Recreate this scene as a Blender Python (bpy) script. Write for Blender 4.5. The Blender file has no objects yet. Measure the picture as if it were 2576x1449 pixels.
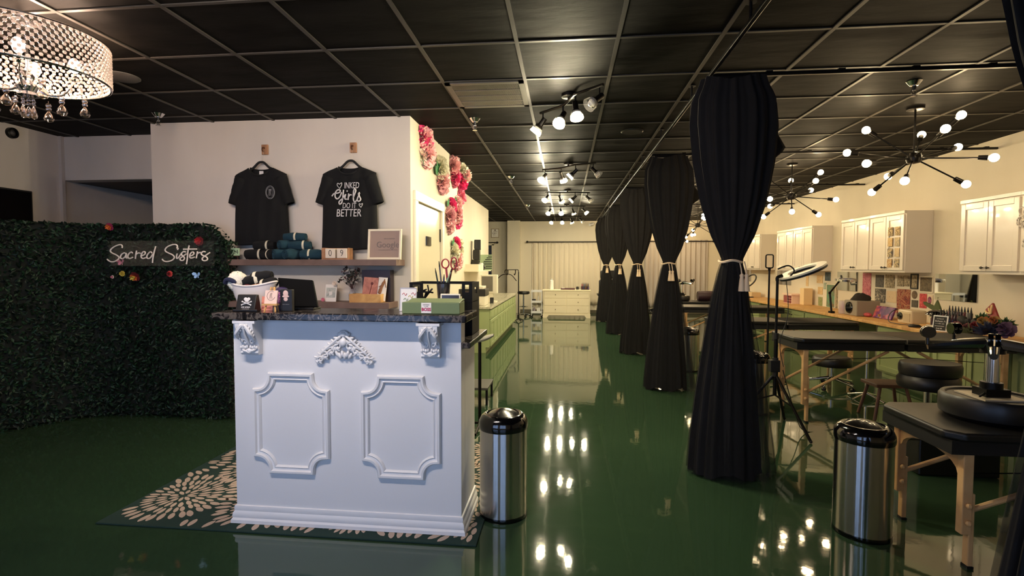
import bpy, math, random
from mathutils import Vector, Matrix
random.seed(7)
R=math.radians; PI=math.pi
SC=bpy.context.scene; COL=SC.collection
WORLD=set()
# ---------------------------------------------------------------- helpers
def lin(c):
    o=[]
    for v in c[:3]:
        v/=255.0; o.append(v/12.92 if v<=.04045 else ((v+.055)/1.055)**2.4)
    return (*o,1.0)
MATS={}
def mat(n,col,rough=.5,metal=0.,spec=.5,noise=0.,nscale=8.,bump=0.,bscale=60.,alpha=1.,trans=0.,coat=0.,emit=0.,ecol=None,sheen=0.,stretch=None):
    if n in MATS: return MATS[n]
    m=bpy.data.materials.new(n); m.use_nodes=True; nt=m.node_tree; b=nt.nodes['Principled BSDF']
    c=lin(col); b.inputs['Base Color'].default_value=c; b.inputs['Roughness'].default_value=rough
    b.inputs['Metallic'].default_value=metal; b.inputs['Specular IOR Level'].default_value=spec
    b.inputs['Alpha'].default_value=alpha; b.inputs['Transmission Weight'].default_value=trans
    b.inputs['Coat Weight'].default_value=coat; b.inputs['Sheen Weight'].default_value=sheen
    if emit:
        b.inputs['Emission Color'].default_value=lin(ecol or col); b.inputs['Emission Strength'].default_value=emit
    if noise or bump:
        tc=nt.nodes.new('ShaderNodeTexCoord'); vec=tc.outputs['Object']
        if stretch:
            mp=nt.nodes.new('ShaderNodeMapping'); mp.inputs['Scale'].default_value=stretch
            nt.links.new(vec,mp.inputs['Vector']); vec=mp.outputs['Vector']
    if noise:
        nz=nt.nodes.new('ShaderNodeTexNoise'); nz.inputs['Scale'].default_value=nscale; nz.inputs['Detail'].default_value=5
        nt.links.new(vec,nz.inputs['Vector'])
        mx=nt.nodes.new('ShaderNodeMix'); mx.data_type='RGBA'
        mx.inputs[6].default_value=(*[max(0,v*(1-noise)) for v in c[:3]],1); mx.inputs[7].default_value=(*[min(1,v*(1+noise)) for v in c[:3]],1)
        nt.links.new(nz.outputs['Fac'],mx.inputs[0]); nt.links.new(mx.outputs[2],b.inputs['Base Color'])
    if bump:
        n2=nt.nodes.new('ShaderNodeTexNoise'); n2.inputs['Scale'].default_value=bscale; n2.inputs['Detail'].default_value=3
        nt.links.new(vec,n2.inputs['Vector'])
        bp=nt.nodes.new('ShaderNodeBump'); bp.inputs['Strength'].default_value=bump; bp.inputs['Distance'].default_value=.01
        nt.links.new(n2.outputs['Fac'],bp.inputs['Height']); nt.links.new(bp.outputs['Normal'],b.inputs['Normal'])
    MATS[n]=m; return m
def ramp_mat(n,stops,scale=3.,rough=.5,detail=6.,distort=1.,metal=0.,spec=.5,kind='noise'):
    if n in MATS: return MATS[n]
    m=bpy.data.materials.new(n); m.use_nodes=True; nt=m.node_tree; b=nt.nodes['Principled BSDF']
    b.inputs['Roughness'].default_value=rough; b.inputs['Metallic'].default_value=metal; b.inputs['Specular IOR Level'].default_value=spec
    tc=nt.nodes.new('ShaderNodeTexCoord')
    if kind=='noise':
        t=nt.nodes.new('ShaderNodeTexNoise'); t.inputs['Scale'].default_value=scale; t.inputs['Detail'].default_value=detail; t.inputs['Distortion'].default_value=distort; out=t.outputs['Fac']
    else:
        t=nt.nodes.new('ShaderNodeTexVoronoi'); t.inputs['Scale'].default_value=scale; out=t.outputs['Distance']
    nt.links.new(tc.outputs['Object'],t.inputs['Vector'])
    r=nt.nodes.new('ShaderNodeValToRGB'); e=r.color_ramp.elements
    while len(e)<len(stops): e.new(.5)
    for i,(p,c) in enumerate(stops): e[i].position=p; e[i].color=lin(c)
    nt.links.new(out,r.inputs['Fac']); nt.links.new(r.outputs['Color'],b.inputs['Base Color'])
    MATS[n]=m; return m
class MB:
    def __init__(s): s.v=[]; s.f=[]; s.m=[]; s.T=None
    def add(s,vs,fs,m=0):
        k=len(s.v)
        if s.T is not None: vs=[s.T@Vector(p) for p in vs]
        s.v+= [tuple(p) for p in vs]; s.f+=[tuple(i+k for i in f) for f in fs]; s.m+=[m]*len(fs); return s
    def box(s,x0,x1,y0,y1,z0,z1,m=0):
        vs=[(x,y,z) for z in(z0,z1) for y in(y0,y1) for x in(x0,x1)]
        return s.add(vs,[(0,2,3,1),(4,5,7,6),(0,1,5,4),(2,6,7,3),(0,4,6,2),(1,3,7,5)],m)
    def cbox(s,c,d,m=0,rot=None):
        T0=s.T; t=Matrix.Translation(Vector(c))
        if rot is not None: t=t@rot
        s.T=t if T0 is None else T0@t
        s.box(-d[0]/2,d[0]/2,-d[1]/2,d[1]/2,-d[2]/2,d[2]/2,m); s.T=T0; return s
    def prism(s,poly,ax,a,b,m=0):
        n=len(poly)
        def P(p,t): return {'y':(p[0],t,p[1]),'z':(p[0],p[1],t),'x':(t,p[0],p[1])}[ax]
        vs=[P(p,a) for p in poly]+[P(p,b) for p in poly]
        fs=[tuple(range(n))[::-1],tuple(range(n,2*n))]+[(i,(i+1)%n,n+(i+1)%n,n+i) for i in range(n)]
        return s.add(vs,fs,m)
    def lathe(s,prof,n=24,c=(0,0,0),m=0,rot=None,cap=True,sx=1,sy=1):
        vs=[]; fs=[]; k=len(prof)
        for r,z in prof:
            for i in range(n):
                a=2*PI*i/n; p=Vector((r*math.cos(a)*sx,r*math.sin(a)*sy,z))
                if rot is not None: p=rot@p
                vs.append(p+Vector(c))
        for j in range(k-1):
            for i in range(n): fs.append((j*n+i,j*n+(i+1)%n,(j+1)*n+(i+1)%n,(j+1)*n+i))
        if cap: fs.append(tuple(range(n))[::-1]); fs.append(tuple(range((k-1)*n,k*n)))
        return s.add(vs,fs,m)
    def sphere(s,c,r,n=12,m=0,sc=(1,1,1),rot=None):
        prof=[(math.sin(PI*j/(n//2+1))*1,-math.cos(PI*j/(n//2+1))) for j in range(1,n//2+1)]
        vs=[];fs=[];k=len(prof)
        for rr,z in prof:
            for i in range(n):
                a=2*PI*i/n; p=Vector((rr*math.cos(a)*r*sc[0],rr*math.sin(a)*r*sc[1],z*r*sc[2]))
                if rot is not None: p=rot@p
                vs.append(p+Vector(c))
        for j in range(k-1):
            for i in range(n): fs.append((j*n+i,j*n+(i+1)%n,(j+1)*n+(i+1)%n,(j+1)*n+i))
        for z,off,rev in((-1,0,True),(1,(k-1)*n,False)):
            p=Vector((0,0,z*r*sc[2])); p=rot@p if rot is not None else p
            vs.append(p+Vector(c)); q=len(vs)-1
            for i in range(n):
                t=(off+i,off+(i+1)%n,q); fs.append(t[::-1] if rev else t)
        return s.add(vs,fs,m)
    def tube(s,pts,r,n=8,m=0,closed=False,cap=True):
        P=[Vector(p) for p in pts]; k=len(P); rs=r if isinstance(r,(list,tuple)) else [r]*k
        vs=[];fs=[]; up=None
        for i in range(k):
            if closed: t=(P[(i+1)%k]-P[i-1])
            else: t=P[min(i+1,k-1)]-P[max(i-1,0)]
            t=t.normalized() if t.length>1e-9 else Vector((0,0,1))
            if up is None:
                up=Vector((0,0,1)) if abs(t.z)<.9 else Vector((1,0,0))
            u=(up-t*up.dot(t)); u=u.normalized() if u.length>1e-6 else t.orthogonal().normalized()
            up=u; w=t.cross(u)
            for j in range(n):
                a=2*PI*j/n; vs.append(P[i]+(u*math.cos(a)+w*math.sin(a))*rs[i])
        for i in range(k if closed else k-1):
            q=(i+1)%k
            for j in range(n): fs.append((i*n+j,i*n+(j+1)%n,q*n+(j+1)%n,q*n+j))
        if cap and not closed: fs.append(tuple(range(n))[::-1]); fs.append(tuple(range((k-1)*n,k*n)))
        return s.add(vs,fs,m)
    def cyl(s,p0,p1,r,r1=None,n=12,m=0): return s.tube([p0,p1],[r,r if r1 is None else r1],n,m)
    def sheet(s,nu,nv,fn,m=0,closeu=False):
        vs=[fn(i/(nu if closeu else nu-1),j/(nv-1)) for j in range(nv) for i in range(nu)]
        fs=[(j*nu+i,j*nu+(i+1)%nu,(j+1)*nu+(i+1)%nu,(j+1)*nu+i) for j in range(nv-1) for i in range(nu if closeu else nu-1)]
        return s.add(vs,fs,m)
    def text(s,body,size,T,m=0,ext=.0008,align='CENTER',sx=1.0,shear=0.,bold=0.):
        cu=bpy.data.curves.new('t','FONT'); cu.body=body; cu.size=size; cu.extrude=ext; cu.align_x=align; cu.align_y='CENTER'; cu.shear=shear; cu.offset=bold; cu.resolution_u=3
        o=bpy.data.objects.new('t',cu); COL.objects.link(o); bpy.context.view_layer.update()
        me=bpy.data.meshes.new_from_object(o.evaluated_get(bpy.context.evaluated_depsgraph_get()))
        s.add([T@Vector((v.co.x*sx,v.co.y,v.co.z)) for v in me.vertices],[tuple(p.vertices) for p in me.polygons],m)
        bpy.data.objects.remove(o); bpy.data.curves.remove(cu); bpy.data.meshes.remove(me); return s
def build(name,mb,mats,parent=None,smooth=35,bevel=0,seg=2,solid=0):
    if not isinstance(mats,(list,tuple)): mats=[mats]
    vs=mb.v
    if parent is not None:
        r=parent
        while r.parent: r=r.parent
        off=r.location if r.name in WORLD else Vector((0,0,0))
    else:
        xs=[p[0] for p in vs]; ys=[p[1] for p in vs]; zs=[p[2] for p in vs]
        off=Vector(((min(xs)+max(xs))/2,(min(ys)+max(ys))/2,min(zs)))
    me=bpy.data.meshes.new(name)
    me.from_pydata([(p[0]-off[0],p[1]-off[1],p[2]-off[2]) for p in vs],[],mb.f)
    for m in mats: me.materials.append(m)
    if len(mats)>1: me.polygons.foreach_set('material_index',mb.m)
    if smooth:
        me.shade_smooth(); me.set_sharp_from_angle(angle=R(smooth))
    me.update()
    o=bpy.data.objects.new(name,me); COL.objects.link(o)
    if parent is not None: o.parent=parent
    else: o.location=off; WORLD.add(o.name)
    if bevel:
        b=o.modifiers.new('bevel','BEVEL'); b.width=bevel; b.segments=seg; b.limit_method='ANGLE'; b.angle_limit=R(40)
    if solid:
        b=o.modifiers.new('solid','SOLIDIFY'); b.thickness=solid; b.offset=0
    return o
def tag(o,label=None,cat=None,group=None,kind=None):
    if label: o['label']=label
    if cat: o['category']=cat
    if group: o['group']=group
    if kind: o['kind']=kind
    return o
def thing(name,loc,label,cat,group=None,rz=0,world=True):
    o=bpy.data.objects.new(name,None); COL.objects.link(o); o.location=loc; o.rotation_euler=(0,0,rz); o.empty_display_size=.05
    if world: WORLD.add(o.name)
    return tag(o,label,cat,group)
def struct(name,mb,m,parent=None,**k):
    o=build(name,mb,m,parent,**k)
    if parent is None: o['kind']='structure'
    return o
def dup(o,loc=None,rz=None,label=None,parent=None):
    c=o.copy(); COL.objects.link(c)
    if parent is not None: c.parent=parent
    if loc is not None: c.location=loc
    if rz is not None: c.rotation_euler=(0,0,rz)
    if label: c['label']=label
    for ch in list(o.children): dup(ch,parent=c)
    return c
def spline(pts,n=6,closed=False):
    P=[Vector(p) for p in pts]; k=len(P); out=[]
    for i in range(k if closed else k-1):
        g=lambda j:P[j%k] if closed else P[max(0,min(k-1,j))]
        a,b,c,d=g(i-1),g(i),g(i+1),g(i+2)
        for j in range(n):
            t=j/n; out.append(.5*((2*b)+(c-a)*t+(2*a-5*b+4*c-d)*t*t+(3*b-a-3*c+d)*t**3))
    if not closed: out.append(P[-1])
    return out
FX=lambda x,y,z,s=1.:Matrix.Translation((x,y,z))@Matrix.Rotation(R(90),4,'X')@Matrix.Scale(s,4)       # text plane facing -Y
FL=lambda x,y,z:Matrix.Translation((x,y,z))@Matrix.Rotation(R(-90),4,'Z')@Matrix.Rotation(R(90),4,'X')  # facing -X
FR=lambda x,y,z:Matrix.Translation((x,y,z))@Matrix.Rotation(R(90),4,'Z')@Matrix.Rotation(R(90),4,'X')   # facing +X
def scribble(q,x,y,z,w,h,seed=1,script=False):
    # a line of print too small to read, as a row of little strokes facing -Y
    rn=random.Random(seed); u=x-w/2
    while u<x+w/2-.3*h:
        d=h*rn.uniform(.25,.7)
        if script: q.tube(spline([(u,y,z-h*.4),(u+d*.5,y,z+h*rn.uniform(.1,.5)),(u+d,y,z-h*.35)],3),h*.10,4)
        else: q.box(u,u+d*.75,y-.0004,y+.0004,z-h/2*rn.uniform(.7,1),z+h/2*rn.uniform(.7,1))
        u+=d+(h*.5 if rn.random()<.18 else h*.12)
    return q
ROTX=lambda a:Matrix.Rotation(R(a),4,'X'); ROTY=lambda a:Matrix.Rotation(R(a),4,'Y'); ROTZ=lambda a:Matrix.Rotation(R(a),4,'Z')
# ---------------------------------------------------------------- camera
cd=bpy.data.cameras.new('camera'); cam=bpy.data.objects.new('camera',cd); COL.objects.link(cam); SC.camera=cam
cd.sensor_width=36; cd.lens=36*1279.35/2576; cd.clip_start=.05; cd.clip_end=100
yaw,pit,rol=.1043963,-.04286,.0023
fw=Vector((-math.sin(yaw)*math.cos(pit),math.cos(yaw)*math.cos(pit),math.sin(pit)))
r0=Vector((math.cos(yaw),math.sin(yaw),0)); u0=r0.cross(fw)
rr=r0*math.cos(rol)+u0*math.sin(rol); uu=-r0*math.sin(rol)+u0*math.cos(rol)
mx=Matrix((rr,uu,-fw)).transposed().to_4x4(); mx.translation=(0,0,1.39); cam.matrix_world=mx
SC.view_settings.view_transform='Standard'; SC.view_settings.look='None'; SC.view_settings.gamma=1; SC.view_settings.exposure=0
SC.view_settings.use_curve_mapping=False
# ---------------------------------------------------------------- materials
white_wall=mat('plaster_wall',(214,204,190),.75,noise=.14,nscale=2.2,bump=.12,bscale=14,stretch=(1,1,.35))
cream_wall=mat('cream_wall',(218,208,186),.7,noise=.10,nscale=2.,bump=.1,bscale=14,stretch=(1,1,.35))
black=mat('black_matte',(16,16,17),.55); black_gloss=mat('black_gloss',(6,6,8),.12,coat=.6)
black_metal=mat('black_metal',(14,13,13),.4,metal=.6)
chrome=mat('chrome',(228,228,230),.13,metal=1); steel=mat('brushed_steel',(208,205,202),.13,metal=1,bump=.05,bscale=14,stretch=(6,6,.05))
def aniso(m,rot,rough):
    nt=m.node_tree; b=nt.nodes['Principled BSDF']; b.inputs['Anisotropic'].default_value=.85; b.inputs['Anisotropic Rotation'].default_value=rot; b.inputs['Roughness'].default_value=rough
    t=nt.nodes.new('ShaderNodeTangent'); t.direction_type='RADIAL'; t.axis='Z'; nt.links.new(t.outputs[0],b.inputs['Tangent'])
aniso(steel,.25,.2)
white=mat('white_paint',(226,226,226),.45); cream=mat('cream_paint',(232,222,198),.45)
paper=mat('paper_white',(235,230,222),.7)
fabric_black=mat('black_tee_cotton',(9,9,10),.95,noise=.25,nscale=30)
vinyl=mat('black_vinyl',(19,18,18),.4,bump=.05,bscale=40)
wood=ramp_mat('beech_wood',[(.3,(196,150,98)),(.7,(222,180,126))],scale=6,rough=.5)
oak=ramp_mat('light_oak',[(.3,(190,138,78)),(.7,(226,180,112))],scale=9,rough=.5)
walnut=ramp_mat('grey_walnut',[(.3,(92,72,64)),(.7,(122,98,88))],scale=4,rough=.55)
green_cab=mat('sage_green_paint',(152,164,112),.45); green_box=mat('olive_box',(106,122,80),.6)
def clear(n,col,rough=.02,base=.04,tint=(1,1,1)):
    m=bpy.data.materials.new(n); m.use_nodes=True; nt=m.node_tree; nt.nodes.remove(nt.nodes['Principled BSDF'])
    t=nt.nodes.new('ShaderNodeBsdfTransparent'); t.inputs[0].default_value=(*tint,1); g=nt.nodes.new('ShaderNodeBsdfGlossy'); g.inputs['Roughness'].default_value=rough; g.inputs['Color'].default_value=lin(col)
    f=nt.nodes.new('ShaderNodeLayerWeight'); f.inputs['Blend'].default_value=.25; mp=nt.nodes.new('ShaderNodeMapRange'); mp.inputs['To Min'].default_value=base; mp.inputs['To Max'].default_value=.7
    x=nt.nodes.new('ShaderNodeMixShader'); nt.links.new(f.outputs['Fresnel'],mp.inputs['Value']); nt.links.new(mp.outputs[0],x.inputs[0]); nt.links.new(t.outputs[0],x.inputs[1]); nt.links.new(g.outputs[0],x.inputs[2]); nt.links.new(x.outputs[0],nt.nodes['Material Output'].inputs[0]); MATS[n]=m; return m
glass=mat('clear_glass',(240,240,240),.03,trans=.95,alpha=.35)
# ---------------------------------------------------------------- room shell
CE=2.74
def floor_mat():
    m=bpy.data.materials.new('green_epoxy'); m.use_nodes=True; nt=m.node_tree; b=nt.nodes['Principled BSDF']
    tc=nt.nodes.new('ShaderNodeTexCoord'); n=nt.nodes.new('ShaderNodeTexNoise'); n.inputs['Scale'].default_value=.9; n.inputs['Detail'].default_value=4
    nt.links.new(tc.outputs['Object'],n.inputs['Vector'])
    x=nt.nodes.new('ShaderNodeMix'); x.data_type='RGBA'; x.inputs[6].default_value=lin((38,58,40)); x.inputs[7].default_value=lin((48,69,47))
    nt.links.new(n.outputs['Fac'],x.inputs[0]); nt.links.new(x.outputs[2],b.inputs['Base Color'])
    b.inputs['Roughness'].default_value=.045; b.inputs['IOR'].default_value=1.62
    n2=nt.nodes.new('ShaderNodeTexNoise'); n2.inputs['Scale'].default_value=5; n2.inputs['Detail'].default_value=4; nt.links.new(tc.outputs['Object'],n2.inputs['Vector'])
    bp=nt.nodes.new('ShaderNodeBump'); bp.inputs['Strength'].default_value=.035; bp.inputs['Distance'].default_value=.02
    nt.links.new(n2.outputs['Fac'],bp.inputs['Height']); nt.links.new(bp.outputs['Normal'],b.inputs['Normal']); return m
struct('floor',MB().box(-5.4,4.6,-1.6,15.45,-.1,0),floor_mat(),smooth=0)
def ceil_mat():
    m=bpy.data.materials.new('black_ceiling_tile'); m.use_nodes=True; nt=m.node_tree; b=nt.nodes['Principled BSDF']
    tc=nt.nodes.new('ShaderNodeTexCoord'); mp=nt.nodes.new('ShaderNodeMapping'); mp.inputs['Scale'].default_value=(1,3,1); nt.links.new(tc.outputs['Object'],mp.inputs['Vector'])
    n=nt.nodes.new('ShaderNodeTexNoise'); n.inputs['Scale'].default_value=2.4; n.inputs['Detail'].default_value=6; nt.links.new(mp.outputs['Vector'],n.inputs['Vector'])
    r=nt.nodes.new('ShaderNodeValToRGB'); r.color_ramp.elements[0].position=.35; r.color_ramp.elements[0].color=lin((12,11,10)); r.color_ramp.elements[1].position=.75; r.color_ramp.elements[1].color=lin((27,25,22))
    nt.links.new(n.outputs['Fac'],r.inputs['Fac']); nt.links.new(r.outputs['Color'],b.inputs['Base Color']); b.inputs['Roughness'].default_value=.62
    b.inputs['Specular IOR Level'].default_value=.05
    bp=nt.nodes.new('ShaderNodeBump'); bp.inputs['Strength'].default_value=.25; bp.inputs['Distance'].default_value=.02; nt.links.new(n.outputs['Fac'],bp.inputs['Height']); nt.links.new(bp.outputs['Normal'],b.inputs['Normal']); return m
struct('ceiling',MB().box(-5.4,4.6,-1.6,15.45,CE,CE+.1),ceil_mat(),smooth=0)
g=MB(); gridm=mat('ceiling_grid_paint',(60,56,51),.45,spec=.3)
for k in range(-9,9):
    x=-.30+.60*k
    if -5.3<x<4.5: g.box(x-.012,x+.012,-1.6,15.4,CE-.008,CE-.0005)
for k in range(-8,21):
    y=3.105+.61*k
    if -1.6<y<15.4: g.box(-5.3,4.5,y-.011,y+.011,CE-.0065,CE-.0005)
struct('trim_1',g,gridm,smooth=0)
# walls
struct('wall_right',MB().box(4.5,4.6,-1.6,15.45,0,CE),cream_wall,smooth=0)
struct('wall_back',MB().box(-5.4,4.5,15.3,15.4,0,CE),cream_wall,smooth=0)
struct('wall_column',MB().box(-1.72,-1.35,15.05,15.3,0,CE),cream_wall,smooth=0)
# front reception partition with t-shirts (its return holds the white door)
w=MB(); w.box(-3.94,-1.40,4.52,4.66,0,CE); struct('wall_partition',w,white_wall,smooth=0)
w=MB(); w.box(-1.54,-1.40,4.66,4.70,0,CE); w.box(-1.54,-1.40,4.70,5.62,2.0,CE); w.box(-1.54,-1.40,5.62,6.55,0,CE); struct('wall_corridor',w,cream_wall,smooth=0)
w=MB(); w.box(-1.96,-1.86,6.55,12.25,0,CE); w.box(-1.86,-1.40,6.55,6.60,0,CE); struct('wall_alcove',w,cream_wall,smooth=0)
struct('wall_hall',MB().box(-4.0,-3.94,4.9,7.6,0,CE),white_wall,smooth=0)
w=MB(); w.box(-5.3,-3.94,4.9,5.04,2.285,CE); struct('wall_header',w,white_wall,smooth=0)
struct('ceiling_hall',MB().box(-5.3,-3.94,5.04,7.6,2.285,2.30),black,smooth=0)
struct('wall_hall_end',MB().box(-5.3,-3.94,7.6,7.7,0,CE),white_wall,smooth=0)
struct('wall_left',MB().box(-5.4,-5.3,-1.6,15.3,0,CE),white_wall,smooth=0)
struct('trim_2',MB().box(-5.3,-5.265,4.865,4.9,0,CE+.0),mat('pale_corner_trim',(200,190,178),.5),smooth=0)
# baseboards
bbm=mat('baseboard_dark',(92,86,70),.5)
struct('baseboard_back',MB().box(-1.35,4.5,15.285,15.3,0,.09),bbm,smooth=0)
struct('baseboard_alcove',MB().box(-1.86,-1.845,6.6,12.25,0,.09),bbm,smooth=0)
# storefront wall behind the camera, with two windows
w=MB(); Y0,Y1=-1.6,-1.5
w.box(-5.3,4.5,Y0,Y1,0,.35); w.box(-5.3,4.5,Y0,Y1,2.35,CE); w.box(-5.3,-3.7,Y0,Y1,.35,2.35); w.box(-1.5,-.9,Y0,Y1,.35,2.35); w.box(1.1,4.5,Y0,Y1,.35,2.35)
struct('wall_front',w,white_wall,smooth=0)
fm=mat('window_frame_black',(20,20,22),.4)
for i,(a,b) in enumerate(((-3.7,-1.5),(-.9,1.1))):
    w=MB()
    for x in (a,(a+b)/2-.025,b-.05): w.box(x,x+.05,-1.58,-1.52,.35,2.35)
    for z in (.35,1.7,2.30): w.box(a,b,-1.575,-1.525,z,z+.05)
    o=struct('window_%d'%(i+1),w,fm,smooth=0)
    build('pane',MB().box(a+.05,b-.05,-1.552,-1.548,.4,2.3),glass,o,smooth=0)
# white door in the corridor wall
d=MB(); d.box(-1.45,-1.405,4.702,5.618,.005,1.998)
door=struct('door_1',d,mat('door_gloss_cream',(236,226,196),.16,bump=.10,bscale=5,coat=.3),smooth=0)
f=MB(); f.box(-1.40,-1.375,4.60,4.69,0,2.0); f.box(-1.40,-1.375,5.63,5.72,0,2.0); f.box(-1.40,-1.375,4.60,5.72,2.0,2.09)
struct('trim_3',f,cream,smooth=0,bevel=.004)
f=MB().box(-1.404,-1.396,5.60,5.632,1.66,1.80); build('hinge',f,black_metal,door)
f=MB().box(-1.404,-1.392,5.03,5.20,1.60,1.69); tag(build('wall_plaque',f,black_gloss),'small black plaque fixed on the white corridor door','sign')
# back left door strip
f=MB(); f.box(-2.62,-2.22,15.26,15.30,0,2.02); struct('door_2',f,mat('back_door_glass',(60,66,84),.2),smooth=0)
f=MB(); f.box(-2.22,-2.15,15.25,15.3,0,2.05); f.box(-2.69,-2.62,15.25,15.3,0,2.05); f.box(-2.69,-2.15,15.25,15.3,2.02,2.08); struct('trim_4',f,cream,smooth=0)
# ---------------------------------------------------------------- crystal drum chandelier
def beadm():
    m=bpy.data.materials.new('crystal_net_bead'); m.use_nodes=True; nt=m.node_tree; nt.nodes.remove(nt.nodes['Principled BSDF'])
    t=nt.nodes.new('ShaderNodeBsdfTranslucent'); t.inputs[0].default_value=(.95,.9,.86,1); d=nt.nodes.new('ShaderNodeBsdfDiffuse'); d.inputs[0].default_value=(.9,.86,.82,1); g=nt.nodes.new('ShaderNodeBsdfGlossy'); g.inputs['Roughness'].default_value=.08
    a=nt.nodes.new('ShaderNodeMixShader'); a.inputs[0].default_value=.35; b=nt.nodes.new('ShaderNodeMixShader'); b.inputs[0].default_value=.15
    nt.links.new(t.outputs[0],a.inputs[1]); nt.links.new(d.outputs[0],a.inputs[2]); nt.links.new(a.outputs[0],b.inputs[1]); nt.links.new(g.outputs[0],b.inputs[2]); nt.links.new(b.outputs[0],nt.nodes['Material Output'].inputs[0]); MATS['crystal_net_bead']=m; return m
def chandelier():
    cx,cy=-2.96,2.56
    t=thing('drum_chandelier',(cx,cy,2.2),'crystal drum chandelier hanging at the upper left over the reception','chandelier')
    zt,zb,r=2.645,2.425,.365
    build('ceiling_canopy',MB().lathe([(.07,2.74),(.07,2.725),(.03,2.70)],20,(cx,cy,0)).cyl((cx,cy,2.72),(cx,cy,2.46),.008),chrome,t)
    f=MB()
    for z in (zt,zb):
        f.tube([(cx+r*math.cos(2*PI*i/48),cy+r*math.sin(2*PI*i/48),z) for i in range(48)],.006,6,closed=True)
    for i in range(3):
        a=2*PI*i/3+.4; f.cyl((cx,cy,zt),(cx+r*math.cos(a),cy+r*math.sin(a),zt),.004,n=6)
    build('drum_frame',f,chrome,t)
    w=MB(); bead=MB(); rows=10; n=72
    for j in range(rows):
        z=zb+.012+(zt-zb-.024)*j/(rows-1)
        for i in range(n):
            a=2*PI*(i+.5*(j%2))/n; c=(cx+r*math.cos(a),cy+r*math.sin(a),z)
            bead.sphere(c,.0095,6)
            if j<rows-1:
                z2=z+(zt-zb-.024)/(rows-1)
                for s in (-.5,.5):
                    a2=a+2*PI*s/n; w.tube([c,(cx+r*math.cos(a2),cy+r*math.sin(a2),z2)],.0016,3,cap=False)
    crystal=clear('crystal_bead',(255,246,238),.05,.16,(.9,.86,.82)); 
    o=build('bead_netting',bead,beadm(),t); o['kind']='stuff'
    build('netting_wire',w,mat('dark_nickel',(96,82,78),.3,metal=.8),t,smooth=0)
    # bottom bead disc (concave net)
    b=MB()
    for k in range(1,8):
        rr_=r*k/8; m=max(8,int(2*PI*rr_/.03)); zz=zb-.035*(1-(k/8)**2)
        for i in range(m):
            a=2*PI*i/m; b.sphere((cx+rr_*math.cos(a),cy+rr_*math.sin(a),zz),.008,6)
    o=build('bottom_beads',b,MATS['crystal_net_bead'],t); o['kind']='stuff'
    bulbm=mat('chandelier_bulb',(255,240,225),.3,emit=310,ecol=(255,214,184))
    for i in range(4):
        a=2*PI*i/4+.7; x,y=cx+.20*math.cos(a),cy+.20*math.sin(a)
        arm=spline([(cx,cy,2.39),(cx+.08*math.cos(a),cy+.08*math.sin(a),2.345),(cx+.15*math.cos(a),cy+.15*math.sin(a),2.36),(x,y,2.45)],5)
        o=build('arm',MB().tube(arm,.006,8).lathe([(.012,2.44),(.028,2.452),(.028,2.456)],12,(x,y,0)),chrome,t)
        build('bulb',MB().sphere((x,y,2.53),.028,12,sc=(1,1,1.5)),bulbm,o)
    def drop(x,y,z,s,par):
        b=MB(); b.cyl((x,y,z),(x,y,z-.02),.001,n=4)
        b.sphere((x,y,z-.026),.009*s,8); b.sphere((x,y,z-.045),.009*s,8)
        b.lathe([(.001,z-.055),(.006*s,z-.066),(.013*s,z-.083),(.0165*s,z-.100),(.013*s,z-.114),(.005*s,z-.120)],10,(x,y,0))
        build('crystal_drop',b,crystal,par)
    for i in range(8):
        a=2*PI*i/8+.3; q=.25 if i%2 else .16; drop(cx+q*math.cos(a),cy+q*math.sin(a),2.385 if i%2 else 2.345,1.55,t)
    c=MB().lathe([(.012,2.46),(.045,2.42),(.03,2.40),(.055,2.37),(.035,2.345),(.05,2.325),(.02,2.315)],16,(cx,cy,0)); build('center_column',c,chrome,t)
    for i in range(4):
        a=2*PI*i/4; drop(cx+.03*math.cos(a),cy+.03*math.sin(a),2.325,.9,t)
    drop(cx,cy,2.325,1.1,t); 
chandelier()
# ---------------------------------------------------------------- ceiling bits
def on_ceiling_disc(x,y,r,name,label,cat,m,h=.012):
    tag(build(name,MB().lathe([(r,CE),(r,CE-h*.4),(r*.9,CE-h),(r*.2,CE-h*.7)],32,(x,y,0)),m),label,cat)
on_ceiling_disc(-3.17,3.39,.115,'ceiling_speaker','round grey ceiling speaker cover right of the crystal chandelier','speaker',mat('grey_cover',(88,84,80),.7))
on_ceiling_disc(.653,5.24,.11,'ceiling_speaker','round black ceiling speaker cover beside the curtain rail','speaker',mat('black_cover',(34,32,30),.35))
sprinkler_labels=[(-3.6,4.22,'chrome sprinkler head at the left end of the shirt wall'),(-.83,4.64,'chrome sprinkler head behind the air vent, nearest of the corridor row'),
 (-.82,7.65,'chrome sprinkler head second along the left side of the corridor'),(-.83,11.2,'small chrome sprinkler head farthest along the left side of the corridor'),
 (2.506,4.03,'chrome sprinkler head in front of the nearest bulb chandelier'),(2.47,6.5,'chrome sprinkler head partly behind the nearest black curtain')]
s0=None
for x,y,l in sprinkler_labels:
    if s0 is None:
        s0=thing('sprinkler_head',(0,0,0),l,'sprinkler','chrome ceiling sprinklers',world=False)
        build('escutcheon',MB().lathe([(.048,0),(.05,-.006),(.028,-.035),(.022,-.036)],20),chrome,s0)
        b=MB(); b.cyl((0,0,-.03),(0,0,-.07),.014); b.cyl((0,0,-.07),(0,0,-.10),.004,n=6)
        for sx in (-1,1): b.tube([(0.014*sx,0,-.06),(.02*sx,0,-.085),(.004*sx,0,-.108)],.003,6)
        b.lathe([(.022,-.108),(.022,-.112)],12); build('deflector',b,chrome,s0); s0.location=(x,y,CE)
    else: dup(s0,(x,y,CE),label=l)
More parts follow.
